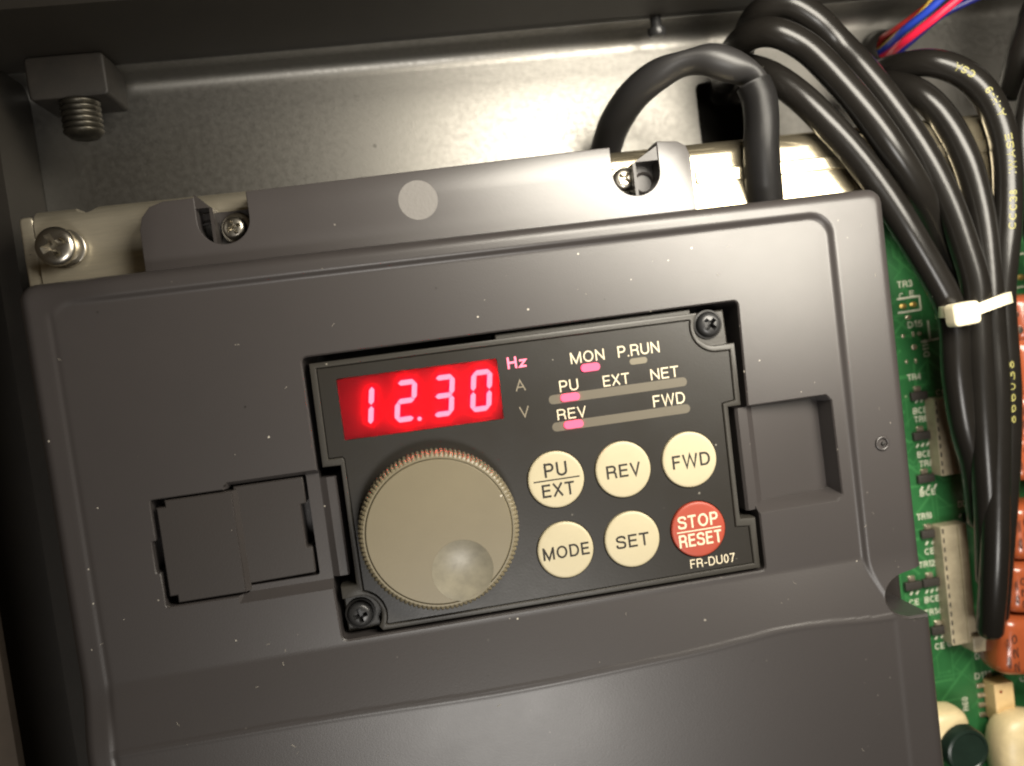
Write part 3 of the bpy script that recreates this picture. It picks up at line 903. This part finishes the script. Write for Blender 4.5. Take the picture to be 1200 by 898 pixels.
ZB = ZL + .55
def button(cx, cy, m, lines, ink):
    prof = [(5.6, ZL - 1.2), (5.6, ZB - .35), (5.56, ZB - .2), (5.45, ZB - .08), (5.25, ZB - .01), (4.9, ZB + .02), (3.0, ZB + .05), (.05, ZB + .06)]
    b_ = obj("button", lathe(prof, cx, cy, 56), M[m], pan, smooth=40)
    for s, x0, y0, x1, y1 in lines:
        if s == '-':
            obj("divider", prism([(x0, y0), (x1, y0), (x1, y1), (x0, y1)], ZB + .03, ZB + .09), M[ink], b_)
        else:
            obj("lettering", text_bm(s, x0, y0, x1, y1, ZB + .085, bold=.03), M[ink], b_)
    return b_
BX = (6.2, 19.75, 33.4); BY = (-19.95, -34.05)
button(BX[0], BY[0], 'button', [("PU", 4.0, -19.3, 8.6, -16.5), ('-', 1.7, -20.0, 10.9, -19.75), ("EXT", 3.1, -23.2, 9.6, -20.6)], 'dark_ink')['label'] = "cream PU/EXT button"
button(BX[1], BY[0], 'button', [("REV", 16.25, -21.4, 23.2, -18.8)], 'dark_ink')['label'] = "cream REV button"
button(BX[2], BY[0], 'button', [("FWD", 29.75, -21.45, 37.6, -18.75)], 'dark_ink')['label'] = "cream FWD button"
button(BX[0] + .1, BY[1], 'button', [("MODE", 1.7, -35.5, 11.0, -33.0)], 'dark_ink')['label'] = "cream MODE button"
button(BX[1] + .1, BY[1], 'button', [("SET", 16.45, -35.55, 23.2, -32.95)], 'dark_ink')['label'] = "cream SET button"
button(BX[2] + .15, BY[1] - .1, 'stop', [("STOP", 29.4, -33.6, 37.75, -31.0), ('-', 29.0, -34.35, 38.2, -34.1), ("RESET", 29.25, -37.35, 38.1, -34.75)], 'ink')['label'] = "red STOP/RESET button"

# jog dial
KX, KY, KZ = -17.65, -25.75, 4.0
NT = 104
bm = bmesh.new()
ring_r = []
for i in range(NT * 4):
    a = 2 * math.pi * i / (NT * 4)
    ring_r.append((a, (0, .32, .40, .32)[i % 4]))
def kring(r, z, amp=1.0):
    return [(KX + (r + d * amp) * math.cos(a), KY + (r + d * amp) * math.sin(a), z) for a, d in ring_r]
loft(bm, [kring(14.95, ZL - .3), kring(14.85, KZ - 1.0), kring(14.45, KZ - .35, .8), kring(14.15, KZ - .1, .3), kring(13.9, KZ - .1, 0), kring(13.82, KZ - 1.9, 0)], True, True)
dial = obj("jog_dial", bm, M['dial'], pan)
bm = lathe([(13.75, KZ - .5), (13.75, KZ - .12), (13.6, KZ), (.05, KZ + .02)], KX, KY, 96)
DX, DY, DR, DD = -14.3, -33.7, 5.85, 1.0
RS = (DR * DR + DD * DD) / (2 * DD)
def cap_rings(r0, n=10, off=0.0):
    return [[(DX + r_ * math.cos(2 * math.pi * i / 64), DY + r_ * math.sin(2 * math.pi * i / 64), KZ + off - DD + RS - math.sqrt(RS * RS - r_ * r_)) for i in range(64)] for r_ in [r0 * k / n for k in range(n, 0, -1)] + [.05]]
cb = bmesh.new()
cr = cap_rings(DR)
loft(cb, list(reversed(cr)) + [[(x, y, KZ + 3) for x, y, z in cr[0]]])
bm = boolean(bm, [cb])
face = obj("dial_face", bm, M['dial'], dial, smooth=25)
bm = bmesh.new()
loft(bm, cap_rings(DR - .02, 10, .03), False, True)
obj("finger_dimple", bm, M['dimple'], dial, smooth=60)

# the two black fixing screws of the panel
for sx, sy, ang, lab_ in ((41.3, 6.3, .75, "black cross head screw at the panel's upper right corner"), (-34.9, -40.7, .15, "black cross head screw at the panel's lower left corner")):
    st = thing("panel_screw", lab_, "screw", (sx, sy, -3), "black screws of the keypad panel")
    obj("screw_head", pan_screw(sx, sy, -3.0, 2.45, 2.0, ang, .66, .19), M['black_steel'], st, smooth=35)
    obj("collar", lathe([(2.95, -3.0), (2.95, -2.6), (2.6, -2.5), (2.5, -2.9)], sx, sy, 36), M['black'], st, smooth=40)

# ------------------------------------------------------------------ circuit board
ZP = -25.0
pcb = thing("circuit_board", "green circuit board with components right of the front cover", "circuit board", (100, -30, ZP))
bm = box(60, -135, ZP - 1.6, 175, at(1125, 214, ZP).y, ZP)
obj("board", bm, M['pcb'], pcb)
silk = bmesh.new()
def label_px(s, u0, v0, u1, v1, rot=0):
    a, b = at(u0, v0, ZP), at(u1, v1, ZP)
    text_bm(s, min(a.x, b.x), min(a.y, b.y), max(a.x, b.x), max(a.y, b.y), ZP + .06, bold=.03, bm=silk, rot=rot)
def txt(s, u, v, wpx, hpx, rot=0):
    a = at(u, v, ZP); k = (156 - ZP) / FPX
    w, h = wpx * k / 2, hpx * k / 2
    text_bm(s, a.x - w, a.y - h, a.x + w, a.y + h, ZP + .06, bold=.03, bm=silk, rot=rot)
def line_px(u0, v0, u1, v1, wpx=2.2):
    a, b = at(u0, v0, ZP), at(u1, v1, ZP); d = (b - a).normalized(); n_ = Vector((-d.y, d.x, 0)) * wpx * .095
    vs_ = [silk.verts.new((p.x, p.y, ZP + .06)) for p in (a - n_, b - n_, b + n_, a + n_)]
    silk.faces.new(vs_)
for s, u, v, w, h, r in (("TR3", 1060, 333, 20, 8, 0), ("C", 1056, 347, 6, 7, 0), ("E", 1068, 344, 6, 7, 0), ("D15", 1072, 380, 20, 8, 0), ("D110", 1085, 408, 8, 22, 1),
                         ("TR4", 1071, 442, 18, 8, 0), ("BCE", 1078, 481, 19, 8, 0), ("TR6", 1079, 491, 18, 8, 0), ("BCE", 1083, 532, 19, 8, 0), ("TR8", 1085, 543, 18, 8, 0),
                         ("CON", 1106, 459, 22, 7, 0), ("BCE", 1087, 577, 21, 8, 0), ("D32", 1130, 590, 18, 8, 0), ("TR10", 1083, 605, 20, 8, 0), ("CE", 1089, 646, 13, 8, 0), ("TR12", 1086, 661, 22, 8, 0),
                         ("CE", 1071, 706, 13, 8, 0), ("BCE", 1092, 702, 20, 8, 0), ("TR14", 1093, 717, 23, 8, 0), ("CE", 1101, 757, 13, 8, 0), ("CON", 1118, 753, 19, 8, 0),
                         ("D34", 1150, 768, 18, 8, 0), ("D116", 1152, 791, 24, 8, 0), ("R60", 1131, 825, 8, 18, 1), ("+", 1178, 779, 11, 11, 0), ("C4", 1198, 792, 8, 16, 1)):
    txt(s, u, v, w, h, r)
for a_ in ((1051, 351, 1077, 347), (1077, 346, 1079, 363), (1052, 367, 1079, 363), (1087, 376, 1090, 400), (1079, 401, 1104, 396), (1158, 795, 1176, 791), (1184, 300, 1200, 297), (1186, 338, 1200, 336), (1190, 250, 1198, 249)):
    line_px(*a_)
for u, v in ((1068, 696), (1075, 695), (1086, 694), (1092, 693), (1098, 691), (1097, 748), (1104, 746), (1080, 573), (1088, 571), (1096, 570), (1086, 637), (1093, 636), (1074, 471), (1080, 470), (1086, 468), (1075, 523), (1081, 522), (1087, 521), (1125, 605)):
    line_px(u - 1.2, v + 1.6, u + 1.2, v - 2.6, 2.2)
tr = bmesh.new()
rt = random.Random(3)
def strip(pts, w_):
    for a_, b_ in zip(pts, pts[1:]):
        a_, b_ = Vector(a_), Vector(b_); d_ = (b_ - a_)
        if d_.length < 1e-4: continue
        d_.normalize(); n_ = Vector((-d_.y, d_.x)) * w_ / 2; e_ = d_ * w_ * .3
        tr.faces.new([tr.verts.new((q.x, q.y, ZP + .03)) for q in (a_ - n_ - e_, b_ - n_ + e_, b_ + n_ + e_, a_ + n_ - e_)])
for _ in range(150):
    x, y = rt.uniform(80, 125), rt.uniform(-100, 30)
    pts = [(x, y)]
    for k in range(3):
        l = rt.uniform(2, 9); dx, dy = rt.choice(((0, 1), (0, -1), (1, 0), (.7, .7), (.7, -.7)))
        x += dx * l; y += dy * l; pts.append((x, y))
    strip(pts, rt.choice((.25, .25, .35, .6)))
    for r_ in (.42,):
        tr.faces.new([tr.verts.new((x + r_ * math.cos(2 * math.pi * i / 10), y + r_ * math.sin(2 * math.pi * i / 10), ZP + .036)) for i in range(10)])
for v in tr.verts:
    v.co.z += rt.uniform(0, .002)
tr_o = obj("copper_traces", tr, M['trace'], pcb); tr_o['kind'] = 'stuff'
sk = obj("silkscreen", silk, M['silk'], pcb)
sk['kind'] = 'stuff'
# solder pads
def pads(lst, m, name):
    for u, v, ru, rv in lst:
        p = at(u, v, ZP); k = (156 - ZP) / FPX
        pr_ = [(p.x + ru * k * math.cos(2 * math.pi * i / 12), p.y + rv * k * math.sin(2 * math.pi * i / 12)) for i in range(12)]
        obj(name, prism(pr_, ZP, ZP + .25, .12), M[m], pcb, smooth=50)
pads([(1058, 359, 5, 3.4), (1070, 357, 5, 3.4), (1184, 327, 5, 4), (1196, 325, 5, 4), (1190, 262, 4, 3)], 'gold', "gold_pad")
pads([(1064, 372, 4.5, 3), (1058, 394, 2.5, 2.5), (1070, 392, 2, 3.4), (1077, 391, 3, 2.6), (1071, 407, 4, 3.6), (1062, 424, 2, 2.6), (1073, 423, 1.8, 3.4), (1137, 599, 3.6, 4), (1166, 846, 3, 3)], 'solder', "solder_dot")
# small black transistors in a column, each with its solder lead
proto = None
for u, v, w in ((1078, 464, 12), (1081, 511, 12), (1086, 561, 12), (1090, 626, 12), (1071, 687, 11), (1092, 683, 11), (1102, 739, 9)):
    p = at(u, v, ZP + 1); k = (156 - ZP) / FPX
    hw, hh = 11 * k, 5.2 * k
    if proto is None:
        o = obj("transistor", box(p.x - hw, p.y - hh, ZP + .1, p.x + hw, p.y + hh, ZP + 1.1, bev=.15), M['smd'], pcb, smooth=30)
        ld = obj("solder_lead", prism(rrect(p.x - .9, p.y + hh, p.x + .9, p.y + hh + 1.3, .35, 3), ZP, ZP + .6, .25), M['solder'], o, smooth=40)
        proto = (o, ld, p)
    else:
        d = (p - proto[2]) * MM
        o = proto[0].copy(); COL.objects.link(o); o.location = proto[0].location + Vector((d.x, d.y, 0))
        l2 = proto[1].copy(); COL.objects.link(l2); l2.parent = o
# white board connectors
def connector(uv, ztop, slots):
    a, b = at(*uv[0], ztop), at(*uv[1], ztop)
    x0, y1, x1, y0 = a.x, a.y, b.x, b.y
    c_ = obj("connector", box(x0, y0, ZP, x1, y1, ztop, bev=.25), M['conn'], pcb, smooth=30)
    obj("wall_ridge", box(x0 + (x1 - x0) * .62, y0 + .3, ztop - .2, x0 + (x1 - x0) * .72, y1 - .3, ztop + .5, bev=.15), M['conn'], c_, smooth=30)
    n_ = slots
    for i in range(n_):
        y = y0 + (y1 - y0) * (i + .5) / n_
        hl = (y1 - y0) / n_ * .27
        obj("slot", box(x0 + .30, y - hl, ztop - .1, x0 + .72, y + hl, ztop + .03), M['slot'], c_)
    return c_
connector(((1094, 468), (1138, 553)), -21.5, 9)
c2 = connector(((1102, 618), (1146, 752)), -21.5, 13)
a, b = at(1140, 747, -20), at(1179, 759, -20)
obj("foot", box(a.x, b.y, -24.9, b.x, a.y, -20, bev=.3), M['conn'], c2, smooth=30)
# diode under the cable
p = at(1137, 606, ZP + 1)
obj("diode", box(p.x - .9, p.y - 1.2, ZP, p.x + .9, p.y + 1.2, ZP + 1.3, bev=.2), M['smd'], pcb, smooth=30)
# cream optocoupler with four leads
a, b = at(1165, 803, ZP + 4.2), at(1192, 845, ZP + 4.2)
op_ = obj("optocoupler", box(a.x, b.y, ZP + .3, b.x, a.y, ZP + 4.2, bev=.3), M['opto'], pcb, smooth=30)
op_['label'] = "cream optocoupler with four leads"
for i in range(4):
    p = at(1147 + i * 1.2, 803 + 11.3 * i, ZP)
    bmL = box(p.x - .8, p.y - .55, ZP, p.x + .85, p.y + .55, ZP + .5, bev=.12)
    box(p.x + .75, p.y - .4, ZP + .45, a.x + .2, p.y + .4, ZP + .7, bmL)
    obj("lead", bmL, M['solder'], op_, smooth=30)
obj("pin_mark", lathe([(.42, ZP + 4.2), (.4, ZP + 4.23), (.05, ZP + 4.23)], *at(1173, 811, ZP + 4.2).xy, 14), M['brown'], op_)
# dipped film capacitors along the right edge
def pillow(x0, y0, x1, y1, z0, z1, tilt=0.0, e=.32):
    bmP = bmesh.new()
    cx, cy, cz = (x0 + x1) / 2, (y0 + y1) / 2, (z0 + z1) / 2
    nu, nv = 22, 12
    def sg(v_, p_): return math.copysign(abs(v_) ** p_, v_)
    rings_ = []
    for j in range(1, nv):
        ph = -math.pi / 2 + math.pi * j / nv
        rings_.append([(cx + (x1 - x0) / 2 * sg(math.cos(ph), e) * sg(math.cos(2 * math.pi * i / nu), e), cy + (y1 - y0) / 2 * sg(math.cos(ph), e) * sg(math.sin(2 * math.pi * i / nu), e), cz + (z1 - z0) / 2 * sg(math.sin(ph), .6)) for i in range(nu)])
    loft(bmP, rings_)
    if tilt: bmesh.ops.rotate(bmP, verts=bmP.verts, cent=(cx, cy, cz), matrix=Matrix.Rotation(tilt, 3, 'Z'))
    return bmP
for k, (u0, v0, u1, v1, m_, tl, prn) in enumerate(((1181, 347, 1262, 394, 'brown', 0, 0), (1184, 397, 1262, 459, 'film', 0, 0), (1184, 462, 1262, 509, 'film', 0, 1), (1180, 512, 1262, 556, 'film', -.06, 1),
                                         (1179, 594, 1262, 648, 'film', -.06, 1), (1176, 664, 1262, 710, 'film', -.10, 1), (1166, 730, 1262, 783, 'film', -.16, 1))):
    zt = -14.0
    a, b = at(u0, v0, zt - 2), at(u1, v1, zt - 2)
    cc = obj("film_capacitor", pillow(a.x, b.y, b.x, a.y, ZP + .5, zt, tl), M[m_], pcb, smooth=60)
    cc['label'] = "brown dipped capacitor with two bare leads" if m_ == 'brown' else "orange dipped capacitor"
    if prn:
        pb = text_bm("220", a.x + 2.4, b.y + 2.4, a.x + 3.6, a.y - 2.4, zt + .05, bold=.03, rot=1)
        text_bm('52', a.x + 1.0, b.y + 3.4, a.x + 1.75, a.y - 3.0, zt - .12, bold=.05, bm=pb, rot=1)
        obj("print", pb, M['dark_ink'], cc)
    if m_ == 'brown':
        for uu, vv in ((1189, 369), (1194, 387)):
            q = at(uu, vv, zt)
            obj("lead_eyelet", lathe([(1.0, zt - 1.5), (1.0, zt + .1), (.75, zt + .45), (.3, zt + .5), (.02, zt + .5)], q.x, q.y, 18), M['steel'], cc, smooth=40)
# cream silicone blob, dark sleeve, cream disc at the lower edge
a, b = at(1096, 838, -17), at(1143, 885, -17)
g_ = obj("silicone_blob", pillow(a.x - 2, b.y, b.x, a.y, ZP, -16, 0, .62), M['glue'], pcb, smooth=60); g_['label'] = "cream silicone blob beside the cover edge"
a, b = at(1108, 862, -13), at(1168, 925, -13)
g_ = obj("capacitor_can", lathe([(5.3, ZP), (5.3, -14.2), (5.0, -13.6), (4.4, -13.4), (4.1, -13.7), (.05, -13.7)], (a.x + b.x) / 2, a.y - 5.2, 40), M['sleeve'], pcb, smooth=35); g_['label'] = "dark green can capacitor at the lower edge"
a, b = at(1172, 848, -15), at(1250, 930, -15)
g_ = obj("ceramic_capacitor", pillow(a.x, b.y, b.x, a.y, ZP + 1, -14, 0, .75), M['glue'], pcb, smooth=60); g_['label'] = "rounded cream capacitor in the lower right corner"

# ------------------------------------------------------------------ grommet and coloured wires
g0 = at(1036, 60, -38)
bm = bmesh.new()
rings = [[(g0.x + r_ * math.cos(2 * math.pi * i / 32), g0.y + r_ * math.sin(2 * math.pi * i / 32), z_) for i in range(32)] for r_, z_ in ((5.6, -40), (5.6, -38.6), (5.2, -37.6), (4.4, -36.2), (3.6, -35.6), (3.0, -36.2), (3.0, -45))]
loft(bm, rings)
tag(obj("rubber_grommet", bm, M['cable'], smooth=50, base=(g0.x, g0.y, -40)), "black rubber grommet in the back sheet where coloured wires come out", "grommet")
wires = (("red", 'w_dred', "dark red wire leaving the grommet, uppermost of the coloured wires", ((1031, 48, -37), (1049, 35, -30), (1070, 20, -26), (1090, 4, -22), (1105, -12, -20)), .75),
         ("yellow", 'w_yel', "thin yellow wire between dark red and blue wires", ((1034, 55, -36), (1053, 38, -28), (1076, 18, -23), (1098, -8, -20)), .45),
         ("blue", 'w_blue', "bright blue wire running beside the red wire", ((1036, 58, -36), (1058, 37, -27), (1085, 15, -21), (1110, -8, -17)), .95),
         ("red2", 'w_red', "bright red wire in front of the other coloured wires", ((1036, 67, -36), (1058, 50, -26), (1088, 27, -20), (1120, 1, -16), (1140, -16, -14)), .95),
         ("navy", 'w_navy', "navy blue wire lowest behind the bright red wire", ((1040, 70, -37), (1064, 51, -30), (1100, 20, -26), (1130, 4, -23), (1160, -10, -20)), .9))
for nm, m_, lb, pts, r_ in wires:
    P = [at(*p) for p in pts]
    P = [Vector((g0.x, g0.y, -48)), ] + P
    bm, _ = tube(P, r_, 12, 8)
    tag(obj("wire", bm, M[m_], smooth=60, base=tuple(P[1])), lb, "wire", "coloured wires from the grommet")

# ------------------------------------------------------------------ black cables
def cable(name, label, pts, r, m='cable', group="black cables gathered by the white tie", **kw):
    P = [at(*p) for p in pts]
    bm, path = tube(P, r, 22, 8, round_end=True, **kw)
    o = obj(name, bm, M[m], smooth=60, base=tuple(P[len(P) // 2]))
    tag(o, label, "cable", group)
    return o, path
cabA, _ = cable("cable", "black cable arching highest at the top, passing behind its neighbour", ((858, 112, -39), (868, 62, -28), (886, 20, -16), (920, 5, -11), (952, 20, -10), (982, 50, -11), (1012, 82, -9), (1045, 124, -7.5), (1082, 180, -7), (1110, 234, -7), (1130, 288, -7), (1143, 335, -7), (1144, 375, -7.5), (1148, 440, -8), (1153, 520, -9), (1158, 600, -11), (1160, 680, -14)), 3.0)
cabB, _ = cable("cable", "black cable second from the top of the arch, with a long bright reflection", ((846, 110, -39), (852, 76, -28), (872, 46, -15), (905, 38, -9), (942, 54, -7.5), (976, 86, -6), (1012, 128, -4.5), (1044, 172, -4.5), (1072, 216, -6.5), (1096, 262, -11), (1114, 310, -14.5), (1130, 365, -15), (1138, 430, -15), (1148, 520, -15), (1152, 600, -16)), 3.05)
cabD, _ = cable("cable", "black cable lowest of the left arch, running down past the cover's corner", ((850, 96, -34), (866, 80, -22), (900, 88, -13), (936, 112, -9), (970, 145, -7), (1003, 182, -6.5), (1035, 225, -6.5), (1064, 270, -6.5), (1090, 314, -7), (1110, 352, -7.5), (1118, 385, -8), (1121, 440, -9), (1130, 500, -10.5), (1143, 550, -12.5), (1150, 610, -15)), 3.05)
cabE, _ = cable("cable", "black cable bending right below the printed cable, without print", ((1000, 112, -32), (1022, 99, -24), (1050, 100, -16), (1080, 112, -11), (1107, 140, -9), (1129, 180, -8), (1143, 222, -8), (1152, 265, -8), (1157, 310, -8), (1160, 355, -8), (1163, 400, -8.5), (1167, 460, -8.5), (1167, 540, -9), (1166, 640, -10), (1163, 700, -12), (1160, 738, -15)), 2.95)
cabF, pathF = cable("cable", "black cable with yellow print, outermost of the right arch", ((1004, 100, -34), (1024, 88, -26), (1055, 78, -17), (1092, 74, -11), (1128, 86, -8.5), (1154, 110, -7.5), (1171, 145, -7), (1179, 185, -7), (1181, 225, -7), (1180, 265, -7), (1176, 305, -7.5), (1173, 350, -8.5), (1176, 400, -9), (1180, 460, -9.5), (1179, 540, -10.5), (1172, 640, -12), (1166, 720, -15)), 2.95)
cable("cable", "black cable end coming in from the right edge behind the printed cable", ((1240, -40, -10), (1212, 20, -16), (1196, 70, -20), (1186, 108, -24)), 3.3, group="black cables at the right edge")
cable("cable", "greyish black cable crossing the right edge beside the printed cable", ((1222, 70, -12), (1204, 120, -14), (1198, 170, -15), (1204, 240, -16), (1225, 330, -16)), 2.2, group="black cables at the right edge")
# print along the outer cable: letters laid on the round sheath
def cable_print(parent, path, s, u, v, length, hgt, r):
    tgt = at(u, v, -5)
    i0 = min(range(len(path)), key=lambda i: (path[i].xy - tgt.xy).length)
    acc = [0.0]
    for a_, b_ in zip(path[i0:], path[i0 + 1:]): acc.append(acc[-1] + (b_ - a_).length)
    t = text_bm(s, 0, -hgt / 2, length, hgt / 2, 0, bold=.05)
    bmesh.ops.triangulate(t, faces=t.faces)
    view = Vector((-17.5, 8.3, 155.8))
    for vv in t.verts:
        d, h_ = max(0.0, length - vv.co.x), vv.co.y
        k = max(i for i in range(len(acc)) if acc[i] <= d + 1e-9)
        k = min(k, len(acc) - 2); f = (d - acc[k]) / (acc[k + 1] - acc[k])
        c_ = path[i0 + k].lerp(path[i0 + k + 1], f)
        tg = (path[i0 + k + 1] - path[i0 + k]).normalized()
        up = Vector((0, 0, 1)); up = (up - tg * up.dot(tg)).normalized()
        left = up.cross(tg).normalized()           # left of the path direction as seen from above
        if (left.x > 0): left = -left
        a = h_ / r + .32
        vv.co = c_ + (up * math.cos(a) + left * math.sin(a)) * (r + .03)
    return obj("cable_print", t, M['cable_ink'], parent, base=parent['base_mm'])
# ------------------------------------------------------------------ heat-shrink sleeve
T1 = [at(*p) for p in ((706, 196, -38), (711, 172, -33), (722, 142, -25), (746, 108, -16), (782, 82, -10), (824, 71, -7), (852, 76, -6.2), (877, 88, -6.5), (888, 106, -7.5), (892, 132, -9))]
t = thing("sleeved_cable", "thick black cable with a kinked bend going into a shrink tube behind the cover", "cable", tuple(T1[4]))
bm, _ = tube(T1, [3.7, 3.7, 3.7, 3.6, 3.5, 3.6, 3.6, 3.3, 2.8, 2.5], 24, 8, flat=lambda q: (1.0 - .05 * math.exp(-((q - .50) / .05) ** 2), .9 - .35 * math.exp(-((q - .50) / .06) ** 2) - .30 * math.exp(-((q - .78) / .06) ** 2)))
obj("bent_tube", bm, M['shrink'], t, smooth=60)
T2 = [at(*p) for p in ((883, 98, -5.4), (890, 116, -5.2), (892.5, 142, -5.2), (892, 170, -6), (894, 205, -8), (897, 245, -11))]
bm, path2 = tube(T2, [3.5, 3.5, 3.5, 3.6, 3.75, 3.9], 28, 8)
# open upper mouth
bm.faces.ensure_lookup_table()
capf = max(bm.faces, key=lambda f: (len(f.verts) > 4) * 1000 + f.calc_center_median().y)
bm.faces.remove(capf)
bmesh.ops.solidify(bm, geom=bm.faces[:], thickness=.25)
obj("shrink_tube", bm, M['shrink'], t, smooth=60)

cable_print(cabF, pathF, "CSA", 1126, 84, 4.4, 1.45, 2.95)
cable_print(cabF, pathF, "A-H-9", 1152, 108, 7.0, 1.45, 2.95)
cable_print(cabF, pathF, "IWASE", 1176, 158, 8.6, 1.45, 2.95)
cable_print(cabF, pathF, "CCC38", 1181, 222, 8.4, 1.45, 2.95)
cable_print(cabF, pathF, "866038", 1180, 425, 14.0, 1.4, 2.95)

# ------------------------------------------------------------------ zip tie
z0 = at(1130, 368, -2)
t = thing("cable_tie", "white nylon cable tie round the black cables", "cable tie", tuple(z0))
# strap: closed band round the bundle
front = [at(*p) for p in ((1098, 366, -12), (1102, 366, -7), (1115, 366, -3.6), (1140, 364, -3.4), (1160, 357, -3.5), (1176, 351, -4.3), (1186, 348, -7), (1188, 348, -12), (1184, 350, -17), (1150, 360, -19.5), (1115, 368, -19), (1100, 368, -16))]
bm = bmesh.new()
pp = spline(front + [front[0]], 5)[:-1]
cen = sum(front, Vector()) / len(front)
ax = (at(1130, 330, -8) - at(1137, 390, -8)).normalized()
rings = []
for i, c_ in enumerate(pp):
    nrm = (c_ - cen); nrm = (nrm - ax * nrm.dot(ax)).normalized()
    rings.append([c_ + ax * 1.2 + nrm * .45, c_ - ax * 1.2 + nrm * .45, c_ - ax * 1.2 - nrm * .45, c_ + ax * 1.2 - nrm * .45])
vs_ = [[bm.verts.new(q) for q in r_] for r_ in rings]
for i in range(len(vs_)):
    a, b = vs_[i], vs_[(i + 1) % len(vs_)]
    for k in range(4): bm.faces.new((a[k], a[(k + 1) % 4], b[(k + 1) % 4], b[k]))
bmesh.ops.recalc_face_normals(bm, faces=bm.faces)
obj("strap", bm, M['tie'], t, smooth=35)
hb = box(-3.05, -2.45, -1.6, 3.05, 2.45, 1.5, bev=.6)
hc = at(1129, 368, -2.6)
bmesh.ops.rotate(hb, verts=hb.verts, cent=(0, 0, 0), matrix=Matrix.Rotation(math.radians(3), 3, 'Z'))
for v in hb.verts: v.co += hc
obj("head", hb, M['tie'], t, smooth=40)

for o in list(C.objects):
    if 'base_mm' in o.keys(): del o['base_mm']
